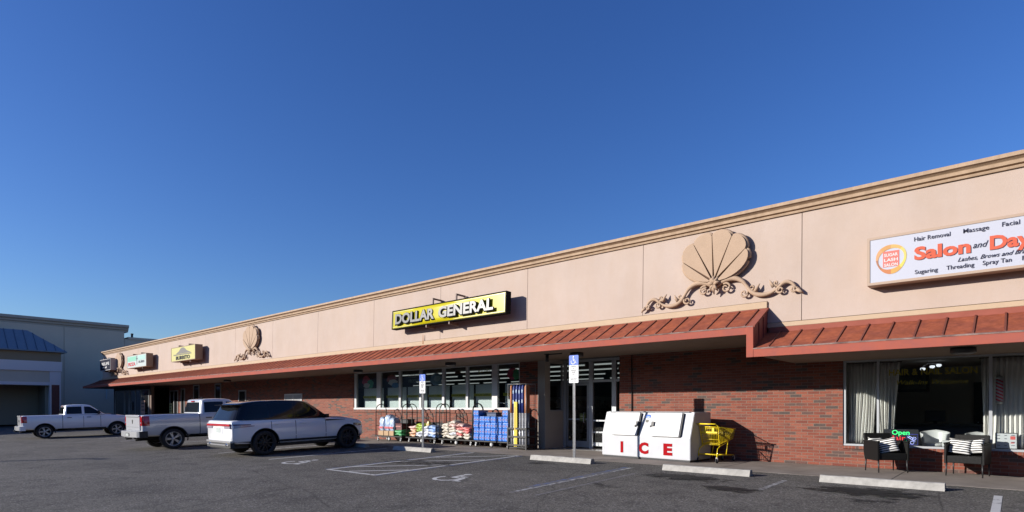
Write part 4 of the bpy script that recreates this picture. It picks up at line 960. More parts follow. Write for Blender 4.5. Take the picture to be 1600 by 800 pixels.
mb = MB(); mb.tube([(-.28, -.53, 1.0), (.28, -.53, 1.0)], .017, 10); mb.box(-.12, .12, -.545, -.515, .985, 1.012, bev=.006); mb.build('handle', YP, sc_)
for (x, y) in ((-.275, -.46), (.275, -.46), (-.17, .46), (.17, .46)):
    wv = empty('caster', (x, y, 0)); wv.parent = sc_
    mb = MB(); mb.lathe([(.0, -.016), (.055, -.016), (.062, -.008), (.062, .008), (.055, .016), (0, .016)], 20, (0, 0, .062)); mb.build('tyre', RUBBER, wv)
    mb = MB(); mb.box(-.024, -.018, -.02, .02, .05, .14); mb.box(.018, .024, -.02, .02, .05, .14); mb.box(-.024, .024, -.02, .02, .13, .145); mb.build('fork', GALV, wv)

# ================================================================== WICKER CHAIRS AND CUSHIONS
m, t, b = newmat('black_wicker')
tc = t.nodes.new('ShaderNodeTexCoord'); wv1 = t.nodes.new('ShaderNodeTexWave'); wv1.inputs['Scale'].default_value = 14; wv1.bands_direction = 'X'
wv2 = t.nodes.new('ShaderNodeTexWave'); wv2.inputs['Scale'].default_value = 22; wv2.bands_direction = 'Z'
t.links.new(tc.outputs['Object'], wv1.inputs[0]); t.links.new(tc.outputs['Object'], wv2.inputs[0])
ml = t.nodes.new('ShaderNodeMath'); ml.operation = 'MULTIPLY'; t.links.new(wv1.outputs['Fac'], ml.inputs[0]); t.links.new(wv2.outputs['Fac'], ml.inputs[1])
rp = t.nodes.new('ShaderNodeValToRGB'); rp.color_ramp.elements[0].color = (.004, .004, .004, 1); rp.color_ramp.elements[1].color = (.026, .026, .025, 1); t.links.new(ml.outputs[0], rp.inputs[0]); t.links.new(rp.outputs[0], b.inputs['Base Color'])
bp = t.nodes.new('ShaderNodeBump'); bp.inputs['Strength'].default_value = .8; bp.inputs['Distance'].default_value = .006; t.links.new(ml.outputs[0], bp.inputs['Height']); t.links.new(bp.outputs[0], b.inputs['Normal']); b.inputs['Roughness'].default_value = .6; b.inputs['Specular IOR Level'].default_value = .25
WICK = m
def make_chair():
    c = empty('wicker_chair')
    mb = MB()   # faces -y; w .6 d .56
    mb.box(-.30, .30, -.29, .22, .27, .42, bev=.02, seg=2); mb.build('seat', WICK, c)
    mb = MB(); mb.box(-.30, .30, 0, .05, 0, .46, bev=.02, seg=2, mtx=Matrix.Translation((0, .20, .40)) @ Matrix.Rotation(R(-13), 4, 'X')); mb.build('backrest', WICK, c)
    for s in (1, -1):
        mb = MB(); mb.prism([(-.31, .40), (-.31, .66), (.20, .68), (.26, .68), (.24, .40), (.2, .26), (-.31, .26)], s*.30, s*.335, 'yz'); mb.box(min(s*.285, s*.35), max(s*.285, s*.35), -.325, .25, .66, .69, bev=.01); mb.build('armrest', WICK, c)
        for y in (-.28, .21):
            mb = MB(); mb.tube([(s*.30, y, .28), (s*.305, y*1.06, 0)], [.018, .012], 8); mb.build('leg', BLACK, c)
    return c
c1 = make_chair(); c1.location = (-2.28, -.74, 0); c1.rotation_euler = (0, 0, R(-48)+math.pi/2*0)
tag(c1, 'black wicker armchair left of the two, turned sideways under the neon sign', 'chair', 'wicker armchairs outside the salon')
c2 = copy_tree(c1); c2.location = (-.79, -.40, 0); c2.rotation_euler = (0, 0, R(-2))
c1.rotation_euler = (0, 0, R(38)); c1.location = (-2.23, -.66, 0); c2.location = (-.78, -.52, 0); c2.rotation_euler = (0, 0, R(-10))
tag(c2, 'black wicker armchair right of the two, facing out from the salon window', 'chair')
STR = stripe_mat('striped_cloth', (.78, .78, .76), (.015, .015, .016), axis=2, freq=21, thr=.52, rough=.9)
def cushion(name, loc, rot, s, label):
    mb = MB()
    def f(u, v, sg):
        a, b_ = 2*u-1, 2*v-1; e = (1-a**4)*(1-b_**4)
        return (a*.20*s*(1-.09*(1-b_*b_)), sg*.075*max(0, e)**.6, b_*.17*s*(1-.09*(1-a*a)))
    mb.grid(lambda u, v: f(u, v, 1), 12, 12); mb.grid(lambda u, v: f(u, v, -1), 12, 12)
    bmesh.ops.remove_doubles(mb.bm, verts=mb.bm.verts[:], dist=.0008)
    o = mb.build('cushion', STR, None, loc=loc); o.rotation_euler = rot
    return tag(o, label, 'cushion', 'striped cushions on the wicker chairs')
cushion('cushion', (-2.42, -.58, .60), (R(-12), R(0), R(50)), .9, 'black and white striped cushion leaning at the back of the left wicker chair')
cushion('cushion', (-2.16, -.80, .58), (R(-14), R(-14), R(14)), 1.0, 'black and white striped cushion slumped at the front of the left wicker chair')
cushion('cushion', (-.91, -.56, .60), (R(-16), R(6), R(-2)), 1.0, 'striped cushion on the left side of the right wicker chair')
cushion('cushion', (-.68, -.50, .61), (R(-16), R(-8), R(-20)), .95, 'striped cushion on the right side of the right wicker chair')

# ================================================================== THINGS IN THE SALON WINDOW
CURT = M('curtain', (.74, .72, .68), .9)
def curtain(x0, x1, xb0, xb1, y, label, n=9):
    c = tag(empty('curtain', (0, y, 0)), label, 'curtain')
    mb = MB()
    def f(u, v):
        a = x0+(x1-x0)*u; b_ = xb0+(xb1-xb0)*u; tt = (1-v)**1.3; x = a+(b_-a)*tt
        return (x+.012*math.sin(5*v+u*9), .045*math.sin(u*n*2*math.pi)+.012*math.sin(u*37+v*3), .56+v*1.93)
    mb.grid(f, 120, 14); o = mb.build('cloth', CURT, c, recalc=False)
    so_ = o.modifiers.new('t', 'SOLIDIFY'); so_.thickness = .006; bake(o)
    mb = MB(); mb.cyl((x0-.05, 0, 2.5), (x1+.05, 0, 2.5), .012, 10); mb.build('rod', BLACK, c)
    return c
curtain(-3.12, -2.50, -3.12, -2.62, .30, 'grey white curtain hanging at the left end of the salon window')
curtain(-2.62, -2.1, -2.50, -2.22, .38, 'gathered pale curtain just right of the first window bar', 6)
curtain(-.40, 1.3, -.44, 1.25, .30, 'long grey white curtain filling the right-hand salon pane', 20)
curtain(-.58, -.47, -.56, -.47, .34, 'thin pale curtain edge left of the right window bar', 2)
n_ = tag(empty('neon_sign', (-2.38, .13, .55)), 'neon open sign for hair with scissors in the salon window', 'neon sign')
mb = MB(); mb.box(0, .68, .012, .03, .0, .37, bev=.003); mb.build('backing_board', SIGNBLK, n_)
NG = M('neon_green', (.05, 1.0, .25), .5, emit=.5); NR = M('neon_red', (.9, .02, .04), .5, emit=.30); NB = M('neon_blue', (.10, .12, .8), .5, emit=.35); NV = M('neon_violet', (.45, .5, 1.0), .5, emit=.55)
text('open_lettering', 'Open', .15, NG, n_, (.17, .004, .245), ext=.004, off=.001, width=.34)
text('hair_lettering', 'Hair', .15, NR, n_, (.09, .004, .12), ext=.003, width=.34)
mb = MB(); mb.tube([(.46, .006, .02), (.665, .006, .02), (.665, .006, .26), (.46, .006, .26)], .004, 6, closed=True); mb.build('blue_border', NB, n_)
mb = MB(); mb.tube([(.47, .004, .20), (.62, .004, .09)], .006, 6); mb.tube([(.49, .004, .22), (.63, .004, .14)], .006, 6)
for cx_, cz_ in ((.60, .16), (.56, .07)): mb.tube([(cx_+.035*math.cos(a), .004, cz_+.035*math.sin(a)) for a in [k*math.pi/6 for k in range(12)]], .005, 6, closed=True)
mb.build('scissors_tube', NV, n_)
mb = MB(); mb.box(.44, .455, .004, .01, .05, .11); mb.build('green_dash', NG, n_)
# moulded white tub chair
def tub(loc, label, s=1.0, rz=0):
    c = tag(empty('tub_chair', loc, (0, 0, rz)), label, 'chair'); mb = MB()
    def f(u, v):
        a = R(-40+260*u); r = .24+.05*v; return (r*math.cos(a), r*math.sin(a)*.9, .38+.36*v*(1-.25*abs(u-.5)*2))
    mb.grid(f, 28, 6); o = mb.build('back_shell', WHITE, c, recalc=False); md = o.modifiers.new('t', 'SOLIDIFY'); md.thickness = .02; bake(o)
    mb = MB(); mb.lathe([(.0, .44), (.22, .44), (.25, .42), (.24, .37), (0, .37)], 24, axis='z'); mb.build('seat', WHITE, c)
    mb = MB(); mb.lathe([(.0, .37), (.03, .37), (.03, .04), (.2, .03), (.21, 0), (0, 0)], 24, axis='z'); mb.build('pedestal', CHROME, c); return c
tub((-1.45, .75, .16), 'white moulded tub chair behind the middle salon pane')
tub((-.62, .85, .13), 'white moulded tub chair mostly hidden behind the right wicker chair', rz=R(20))
q = tag(empty('tissue_box', (-1.27, .16, .55)), 'small white box on the salon sill beside the tub chair', 'box'); mb = MB(); mb.box(0, .17, 0, .12, 0, .14, bev=.008); mb.build('carton', WHITE, q); mb = MB(); mb.box(.05, .12, -.002, -.0005, .03, .09); mb.build('carton_print', M('print_grey', (.3, .3, .3), .6), q)
mn = tag(empty('price_board', (-.36, .13, .55)), 'white price list board leaning in the right salon pane', 'board')
mb = MB(); mb.box(0, .36, .01, .03, 0, .34, bev=.003); mb.build('board_frame', BLACK, mn); mb = MB(); mb.box(.015, .345, .004, .0095, .015, .325); mb.build('board_sheet', SIGNW, mn)
mb = MB()
for i in range(4):
    for j, (x, w_) in enumerate(((.03, .05), (.15, .04), (.26, .06))): mb.box(x, x+w_, .002, .004, .28-.07*i, .292-.07*i)
mb.build('board_print', NAVY, mn); mb = MB(); mb.box(.245, .325, .001, .0018, .2, .27); mb.box(.25, .31, .001, .0018, .12, .14); mb.build('red_print', M('print_red', (.6, .1, .09), .6), mn)
bpz = tag(empty('barber_pole', (-.29, .2, 1.55)), 'striped barber pole hanging in the right salon pane', 'barber pole')
mb = MB(); mb.cyl((0, 0, 0), (0, 0, .48), .062, 20); mb.build('striped_cylinder', stripe_mat('barber_stripe', (.55, .05, .08), (.5, .5, .58), axis=2, freq=14, thr=.5, diag=.55), bpz)
mb = MB(); mb.lathe([(.0, -.06), (.05, -.05), (.068, -.01), (.068, 0), (0, 0)], 20, axis='z'); mb.lathe([(0, .481), (.068, .481), (.068, .50), (.05, .54), (0, .56)], 20, axis='z'); mb.cyl((0, 0, .55), (0, 0, .95), .006, 6); mb.build('end_cap', GALV, bpz)
q = tag(empty('picture_frame', (-3.1, 5.45, 1.9)), 'dim framed picture on the salon back wall', 'picture'); mb = MB(); mb.box(0, 1.1, 0, .03, 0, 1.0, bev=.01); mb.build('frame', BLACK, q); mb = MB(); mb.box(.08, 1.02, -.004, -.001, .08, .92); mb.build('picture', M('dim_picture', (.10, .10, .095), .5, var=.6, scale=3), q)
q = tag(empty('salon_counter', (-2.6, 3.2, 0)), 'dark reception counter with equipment inside the salon', 'counter'); mb = MB(); mb.box(0, 1.9, 0, .5, 0, .95, bev=.01); mb.build('cabinet', M('counter_dark', (.035, .03, .028), .4), q); mb = MB(); mb.box(-.05, 1.95, -.05, .55, .951, .99, bev=.008); mb.build('counter_top', M('counter_top', (.09, .09, .09), .3), q); mb = MB(); mb.box(.7, 1.15, .15, .2, 1.05, 1.35, bev=.01); mb.box(.88, .97, .16, .19, .99, 1.06); mb.build('screen', BLACK, q)
q = tag(empty('salon_door', (-.95, 5.49, 0)), 'black inner door at the back of the salon', 'door'); mb = MB(); mb.box(0, 1.0, -.04, 0, 0, 2.15); mb.build('door_leaf', M('door_black', (.008, .008, .008), .5), q); mb = MB(); mb.cyl((.1, -.09, 1), (.1, -.04, 1), .02, 8); mb.build('handle', GALV, q)
LW = M('warm_lamp', (1, .85, .6), .5, emit=5); LC = M('cool_lamp', (.9, .95, 1), .5, emit=.8)
q = tag(empty('salon_lamp', (-2.35, 1.5, 2.56)), 'small warm ceiling spot at the left of the salon', 'lamp'); mb = MB(); mb.lathe([(0, 0), (.035, 0), (.035, -.02), (0, -.025)], 14, axis='z'); mb.build('bulb', LW, q); mb = MB(); mb.lathe([(.05, .06), (.05, 0.0), (.037, 0), (.037, .06)], 14, axis='z'); mb.build('ring', GALV, q)
q = tag(empty('salon_lamp', (-1.75, 2.6, 2.52)), 'cool cluster ceiling lamp at the right of the salon', 'lamp')
for dx, dz in ((-.12, -.05), (.08, .0), (.22, .03)): mb = MB(); mb.lathe([(0, 0), (.05, -.01), (.06, -.04), (.04, -.07), (0, -.08)], 14, (dx, 0, dz), axis='z'); mb.build('bulb', LC, q)
mb = MB(); mb.tube([(-.12, 0, -.02), (0, 0, .05), (0, 0, .12)], .008, 6); mb.tube([(.22, 0, .03), (0, 0, .05)], .008, 6); mb.build('arm', GALV, q)

# ================================================================== VEHICLES
PAINT = M('white_car_paint', (.80, .81, .82), .28, coat=1.0)
PAINT_S = M('silver_white_car_paint', (.52, .53, .55), .28, metal=.1, coat=1.0)
PAINT_B = M('black_car_paint', (.006, .006, .008), .15, coat=.35, spec=.3)
CARGLASS = M('car_glass', (.010, .012, .014), .05, spec=.35)
CLAD = M('black_cladding', (.018, .018, .019), .55)
WELL = M('wheel_well', (.008, .008, .008), .95)
REDL = M('red_lens', (.45, .01, .012), .15, coat=1.0); CLEARL = M('clear_lens', (.35, .30, .36), .12, coat=1.0)
SEC = [(0, .80), (.02, .90), (.06, .955), (.15, .985), (.3, 1.0), (.5, 1.003), (.65, 1.0), (.8, .988), (.9, .968), (.96, .945), (.99, .905), (1.0, .84)]
class Body:
    def __init__(s, st): s.st = st
    def at(s, y):
        st = s.st
        if y <= st[0][0]: return st[0][1:]
        if y >= st[-1][0]: return st[-1][1:]
        for i in range(len(st)-1):
            if st[i][0] <= y <= st[i+1][0]: break
        p0, p1, p2, p3 = st[max(0, i-1)], st[i], st[i+1], st[min(len(st)-1, i+2)]
        t = (y-p1[0])/(p2[0]-p1[0]); out = []
        for k in range(1, len(p1)):
            m1 = (p2[k]-p0[k])/max(1e-6, p2[0]-p0[0])*(p2[0]-p1[0]); m2 = (p3[k]-p1[k])/max(1e-6, p3[0]-p1[0])*(p2[0]-p1[0])
            if (p2[k]-p1[k])*(p1[k]-p0[k]) <= 0: m1 = 0
            if (p3[k]-p2[k])*(p2[k]-p1[k]) <= 0: m2 = 0
            out.append((2*t**3-3*t*t+1)*p1[k]+(t**3-2*t*t+t)*m1+(-2*t**3+3*t*t)*p2[k]+(t**3-t*t)*m2)
        return out
    def x(s, y, z):
        hw, zb, zt, dm = s.at(y); f = (z-zb)/(zt-zb); f = min(1, max(0, f))
        for a, b in zip(SEC, SEC[1:]):
            if a[0] <= f <= b[0]: return hw*(a[1]+(b[1]-a[1])*(f-a[0])/(b[0]-a[0]))
        return hw
    def mesh(s, n=70, zlim=None, grow=0.0):
        mb = MB(); y0, y1 = s.st[0][0], s.st[-1][0]; rings = []
        for i in range(n+1):
            u = i/n; u = u-.08*math.sin(2*math.pi*u)/1.0*.9
            y = y0+(y1-y0)*u; hw, zb, zt, dm = s.at(y)
            if zlim: zb2, zt2 = zlim; pts = [(0, zb2)]+[(s.x(y, zb2+(zt2-zb2)*f)+grow, zb2+(zt2-zb2)*f) for f in (0, .33, .66, 1)]+[(0, zt2)]
            else: pts = [(0, zb)]+[(hw*c, zb+(zt-zb)*f) for f, c in SEC]+[(hw*.5, zt+dm*.8), (0, zt+dm)]
            ring = [mb.bm.verts.new((x, y, z)) for x, z in pts]+[mb.bm.verts.new((-x, y, z)) for x, z in pts[-2:0:-1]]
            rings.append(ring)
        for A, B_ in zip(rings, rings[1:]):
            m_ = len(A)
            for k in range(m_): mb.bm.faces.new((A[k], A[(k+1) % m_], B_[(k+1) % m_], B_[k]))
        mb.bm.faces.new(rings[0]); mb.bm.faces.new(rings[-1][::-1])
        return mb
    def vseam(s, mb, y, z0, z1, sgn, w=.014, o=.003):
        n = 10
        for i in range(n):
            a, b = z0+(z1-z0)*i/n, z0+(z1-z0)*(i+1)/n
            mb.quad((sgn*(s.x(y, a)+o), y-w/2, a), (sgn*(s.x(y, a)+o), y+w/2, a), (sgn*(s.x(y, b)+o), y+w/2, b), (sgn*(s.x(y, b)+o), y-w/2, b))
    def patch(s, mb, y0, y1, z0, z1, sgn, o=.006, n=8, taper=0.0):
        """a raised panel lying on the flank"""
        V = []
        for i in range(n+1):
            y = y0+(y1-y0)*i/n; zz0, zz1 = z0+taper*(i/n), z1-taper*(i/n)
            V.append([mb.bm.verts.new((sgn*(s.x(y, zz0+(zz1-zz0)*j/3)+o), y, zz0+(zz1-zz0)*j/3)) for j in range(4)])
        for i in range(n):
            for j in range(3): mb.bm.faces.new((V[i][j], V[i+1][j], V[i+1][j+1], V[i][j+1])).smooth = True
def sharp(o, a=32):
    o.data.polygons.foreach_set('use_smooth', [True]*len(o.data.polygons)); o.data.set_sharp_from_angle(angle=R(a)); return o
def cut(o, cutter):
    md = o.modifiers.new('b', 'BOOLEAN'); md.object = cutter; md.operation = 'DIFFERENCE'; md.solver = 'EXACT'; md.use_self = True; md.material_mode = 'TRANSFER'
    bake(o); return o
class House:
    """glasshouse of a vehicle: rounded rings from belt to roof"""
    def __init__(s, yr0, yr1, yf0, yf1, w0, w1, z0, z1, n=7, zr=0.0, zf=0.0):
        s.__dict__.update(locals())
    def dims(s, v): return s.yr0+(s.yr1-s.yr0)*v, s.yf0+(s.yf1-s.yf0)*v, s.w0+(s.w1-s.w0)*v**1.15
    def z(s, y, v):
        yr, yf, w = s.dims(v); t = (y-(yr+yf)/2)/((yf-yr)/2); z1 = s.z1-(s.zf if t > 0 else s.zr)*abs(t)**2.2
        return s.z0+(z1-s.z0)*v
    def side(s, y, v, o=0):
        yr, yf, w = s.dims(v); t = min(1, abs(2*(y-(yr+yf)/2)/(yf-yr))); return (w*(1-t**s.n)**(1/s.n)+o, y, s.z(y, v))
    def end(s, x, v, front, o=0):
        yr, yf, w = s.dims(v); t = min(.999, abs(x)/w); h = (yf-yr)/2*(1-t**s.n)**(1/s.n); y = (yr+yf)/2+(h if front else -h)
        return (x, y+(o if front else -o), s.z(y, v)+ (0))
    def mesh(s):
        mb = MB(); rings = []; N = 72
        lv = [(v, 1, 0) for v in (0, .15, .3, .45, .6, .75, .88, .96, 1.0)]+[(1.0, .975, .018), (1.0, .93, .032), (1.0, .8, .045), (1.0, .5, .055)]
        for v, k, dz in lv:
            yr, yf, w = s.dims(v); yc, L = (yr+yf)/2, (yf-yr)/2; ring = []
            for i in range(N):
                a = 2*math.pi*i/N; c, sn = math.cos(a), math.sin(a); e = 2/s.n
                x = w*math.copysign(abs(c)**e, c); y = L*math.copysign(abs(sn)**e, sn)
                ring.append(mb.bm.verts.new((x*k, yc+y*k, s.z(yc+y*k, v)+dz)))
            rings.append(ring)
        for A, B_ in zip(rings, rings[1:]):
            for k in range(N): mb.bm.faces.new((A[k], A[(k+1) % N], B_[(k+1) % N], B_[k]))
        mb.bm.faces.new(rings[0][::-1]); mb.bm.faces.new(rings[-1]); return mb
    def swin(s, parent, name, mat, v0, v1, a0, a1, b0, b1, sgn, o=.006):
        """side window: from y=a0..b0 at the foot to a1..b1 at the head"""
        mb = MB()
        def f(u, w_):
            v = v0+(v1-v0)*w_; lo = a0+(a1-a0)*w_; hi = b0+(b1-b0)*w_; p = s.side(lo+(hi-lo)*u, v, o); return (sgn*p[0], p[1], p[2])
        mb.grid(f, 10, 6); return mb.build(name, mat, parent)
    def ewin(s, parent, name, mat, v0, v1, x0, x1, front, o=.006):
        mb = MB()
        def f(u, w_):
            v = v0+(v1-v0)*w_; xm = x0+(x1-x0)*w_; return s.end(-xm+2*xm*u, v, front, o)
        mb.grid(f, 12, 6); return mb.build(name, mat, parent)
def wheel(parent, x, y, r, rim_mat, spokes, sgn, wdt=.27, black=False):
    w = empty('wheel', (x, y, r)); w.parent = parent; h = wdt/2
    mb = MB(); mb.lathe([(r*.70, -h), (r*.93, -h), (r*.99, -h*.75), (r, -h*.4), (r, h*.4), (r*.99, h*.75), (r*.93, h), (r*.70, h), (r*.66, h*.6), (r*.66, -h*.6), (r*.70, -h)], 40); mb.build('tyre', RUBBER, w)
    mb = MB(); o = sgn*h*.80
    mb.lathe([(r*.70, o*1.15), (r*.69, o*1.22), (r*.64, o*1.15), (r*.62, o*.5), (r*.60, -o*.2)], 40)
    for k in range(spokes):
        a = 2*math.pi*k/spokes+.3; mm = Matrix.Rotation(a, 4, 'X')
        for da in (-.13, .13) if spokes <= 6 else (0,):
            mm2 = Matrix.Rotation(a+da, 4, 'X'); mb.box(o*.75, o*1.02, -r*.05, r*.05, r*.10, r*.66, bev=.006, mtx=mm2)
    mb.lathe([(0, o*1.12), (r*.10, o*1.1), (r*.15, o*.95), (r*.16, o*.5), (0, o*.5)], 20); mb.build('rim', rim_mat, w)
    mb = MB(); mb.lathe([(r*.60, -o*.1), (r*.60, -o*.15), (0, -o*.15)], 24); mb.lathe([(r*.42, o*.1), (r*.42, o*.2), (0, o*.2)], 24); mb.build('brake_disc', M('brake_disc', (.10, .10, .10), .5, metal=.6) if 'brake_disc' not in bpy.data.materials else bpy.data.materials['brake_disc'], w)
    return w
def arches(wb, r, w=1.0, extra=None):
    mb = MB()
    for y in (0, wb):
        for s in (1, -1): mb.lathe([(r, s*.60), (r, s*1.3)], 44, (0, y, r*.86), cap=True)
    if extra: extra(mb)
    o = mb.build('cutter', WELL); sharp(o); return o

def make_pickup(paint, bed_end, wb, black_trim, five=True):
    t = empty('pickup_truck')
    bd = Body([(-1.02, .93, .60, 1.36, 0), (-.99, .965, .57, 1.375, 0), (-.9, .99, .54, 1.38, 0), (-.3, 1.0, .52, 1.385, 0), (.8, 1.0, .50, 1.385, 0), (2.0, 1.0, .48, 1.37, .0), (2.75, 1.0, .48, 1.35, .02), (3.1, .995, .48, 1.32, .06), (3.7, .985, .48, 1.27, .06), (4.15, .95, .50, 1.20, .05), (4.38, .87, .54, 1.10, .03), (4.46, .78, .60, .98, .0)])
    o = bd.mesh().build('body', [paint, WELL], t)
    rr = .475
    c = arches(wb, rr); cut(o, c); bpy.data.objects.remove(c)
    mb = MB(); mb.box(-.80, .80, -.97, bed_end-.06, .92, 2.2); c = mb.build('cutter', WELL); cut(o, c); bpy.data.objects.remove(c)
    mb = MB()
    for s in (1, -1): mb.box(s*.92, s*1.1, bed_end-.008, bed_end+.014, .4, 1.6)
    c = mb.build('cutter', WELL); cut(o, c); bpy.data.objects.remove(c)
    sharp(o)
    # arch lips
    for y in (0, wb):
        for s in (1, -1):
            mb = MB(); P = [(s*(bd.x(y, .9)+.004), y+(rr+.012)*math.cos(R(a)), rr*.86+(rr+.012)*math.sin(R(a))) for a in range(-12, 193, 8)]
            mb.tube(P, .022, 6); mb.build('wheel_arch_lip', BLACKP if y == 0 or black_trim else paint, t)
    h = House(bed_end+.03, bed_end+.15, 3.0, 2.30, .955, .77, 1.36, 1.94, n=9, zr=.03, zf=.05)
    sharp(h.mesh().build('cab', paint, t), 40)
    dsp = bed_end+1.02 if bed_end > .8 else bed_end+1.12
    for s in (1, -1):
        h.swin(t, 'rear_window_pane', CARGLASS, .10, .86, bed_end+.20, bed_end+.24, dsp-.07, dsp-.07, s)
        h.swin(t, 'front_window_pane', CARGLASS, .10, .86, dsp+.06, dsp+.06, 2.83, 2.24, s)
        for y in (dsp, 2.72): mb = MB(); bd.vseam(mb, y, .56, 1.345, s, .018); mb.build('door_seam', WELL, t)
        for y in (bed_end+.22, dsp+.16):
            mb = MB(); mb.box(s*(bd.x(y, 1.2)+.004), s*(bd.x(y, 1.2)+.035), y, y+.22, 1.19, 1.225, bev=.008); mb.build('door_handle', BLACKP, t)
        mr = empty('mirror'); mr.parent = t
        mb = MB(); mb.box(s*.98, s*1.2, 2.55, 2.66, 1.38, 1.60, bev=.03, seg=2); mb.build('mirror_shell', paint if not black_trim else BLACKP, mr); mb = MB(); mb.box(s*1.0, s*1.18, 2.544, 2.549, 1.40, 1.58); mb.build('mirror_glass', CARGLASS, mr)
        tl = empty('tail_light'); tl.parent = t
        mb = MB(); bd.patch(mb, -1.015, -.80, .96, 1.33, s, .010); mb.box(s*.79, s*.945, -1.045, -1.015, .96, 1.33, bev=.015, seg=2); mb.build('red_lens', REDL, tl)
        mb = MB(); mb.box(s*.82, s*.91, -1.052, -1.046, 1.05, 1.10); mb.build('reversing_lens', CLEARL, tl)
        hl = empty('headlight'); hl.parent = t
        mb = MB(); bd.patch(mb, 4.05, 4.42, .92, 1.08, s, .012, taper=.02); mb.build('lens', CLEARL, hl)
        mb = MB(); bd.patch(mb, 4.18, 4.32, .84, .90, s, .016); mb.build('side_marker', M('amber', (.5, .12, .02), .3) if 'amber' not in bpy.data.materials else bpy.data.materials['amber'], hl)
        mb = MB(); bd.patch(mb, .60, wb-.58, .50, .56, s, .012); mb.build('sill_strip', CLAD, t)
    h.ewin(t, 'back_glass', CARGLASS, .12, .86, .80, .64, False); h.ewin(t, 'windscreen', CARGLASS, .06, .95, .86, .68, True)
    mb = MB(); p = h.end(0, .93, False, .01); mb.box(-.14, .14, p[1]-.03, p[1]+.02, p[2]-.02, p[2]+.03, bev=.008); mb.build('brake_light', REDL, t)
    mb = MB(); mb.box(-.16, .16, -1.252, -1.246, .56, .66, bev=.002); mb.build('number_plate', M('truck_plate', (.42, .45, .44), .5, var=.4, scale=30) if 'truck_plate' not in bpy.data.materials else bpy.data.materials['truck_plate'], t)
    mb = MB(); mb.prism([(1.30, 1.99), (1.42, 2.06), (1.45, 1.99)], -.02, .02, 'yz'); mb.build('roof_aerial', BLACKP, t)
    tg = empty('tailgate'); tg.parent = t
    mb = MB(); mb.box(-.775, .775, -1.065, -1.015, .78, 1.375, bev=.015, seg=2); mb.build('tailgate_panel', paint, tg)
    mb = MB(); mb.box(-.76, .76, -1.085, -1.06, 1.30, 1.375, bev=.012, seg=2); mb.build('spoiler_lip', paint, tg)
    mb = MB(); mb.box(-.70, .70, -1.068, -1.0655, 1.285, 1.295); mb.box(-.72, .72, -1.068, -1.0655, .90, .905); mb.build('tailgate_seam', WELL, tg)
    if five:
        mb = MB(); mb.prism([(-.045, 1.19), (.045, 1.19), (.05, 1.10), (.02, 1.03), (-.02, 1.03), (-.05, 1.10)], -1.072, -1.0655); mb.build('emblem', BLACK, tg)
    else:
        text('lettering', 'RAM', .16, BLACK, tg, (-.25, -1.068, 1.0), ext=.003, off=.008, width=.5)
    bp_ = empty('bumper'); bp_.parent = t
    mb = MB(); mb.prism([(-.99, -1.02), (-.985, -1.14), (-.9, -1.20), (-.35, -1.235), (.35, -1.235), (.9, -1.20), (.985, -1.14), (.99, -1.02)], .52, .745, 'xy'); bmesh.ops.bevel(mb.bm, geom=mb.bm.edges[:], offset=.012, segments=2, affect='EDGES'); mb.build('bumper_bar', CHROME if False else M('bumper_silver', (.52, .53, .54), .28, metal=.5) if 'bumper_silver' not in bpy.data.materials else bpy.data.materials['bumper_silver'], bp_)
    mb = MB(); mb.box(-.22, .22, -1.245, -1.2, .55, .68, bev=.01); mb.build('plate_recess', BLACKP, bp_)
    for s in (1, -1):
        mb = MB(); mb.box(s*.965, s*.998, -1.13, -.86, .50, .75, bev=.01); mb.build('bumper_corner', CLAD if not black_trim else paint, bp_)
    mb = MB(); mb.box(-.05, .05, -1.30, -1.1, .42, .48, bev=.01); mb.cyl((0, -1.30, .47), (0, -1.30, .53), .02, 10); mb.build('tow_hitch', BLACK, t)
    mb = MB(); mb.box(-.5, .5, -.9, 4.1, .40, .54); mb.cyl((-.75, 0, rr*.86), (.75, 0, rr*.86), .06, 10); mb.cyl((.4, -1.1, .40), (.4, -.2, .40), .04, 10); mb.build('chassis', WELL, t)
    for y in (0, wb):
        for s in (1, -1): wheel(t, s*.845, y, .405, RIMS, 5, s)
    return t
def park(o, x, y, rz=0, s=(1, 1, 1)):
    o.location = (x, y, gz(y)-.012); o.rotation_euler = (math.atan(SL), 0, rz); o.scale = s
p2 = make_pickup(PAINT_S, .94, 3.57, False, True); park(p2, -25.0, -7.78, 0, (1, 1, .95))
tag(p2, 'silver white pickup with a small tailgate emblem, beside the black-roofed car', 'pickup', 'white pickups parked nose to the shops')
p1 = make_pickup(PAINT, .84, 3.57, True, False); park(p1, -38.55, -9.15, R(-4), (.95, .875, .87))
mb = MB(); mb.box(.35, .7, 3.35, 3.65, 1.335, 1.352, bev=.006); mb.box(-.7, -.35, 3.35, 3.65, 1.335, 1.352, bev=.006); mb.build('bonnet_vent', BLACKP, p1)
tag(p1, 'white crew cab pickup standing farthest left, before the tall grey store', 'pickup', 'white pickups parked nose to the shops')

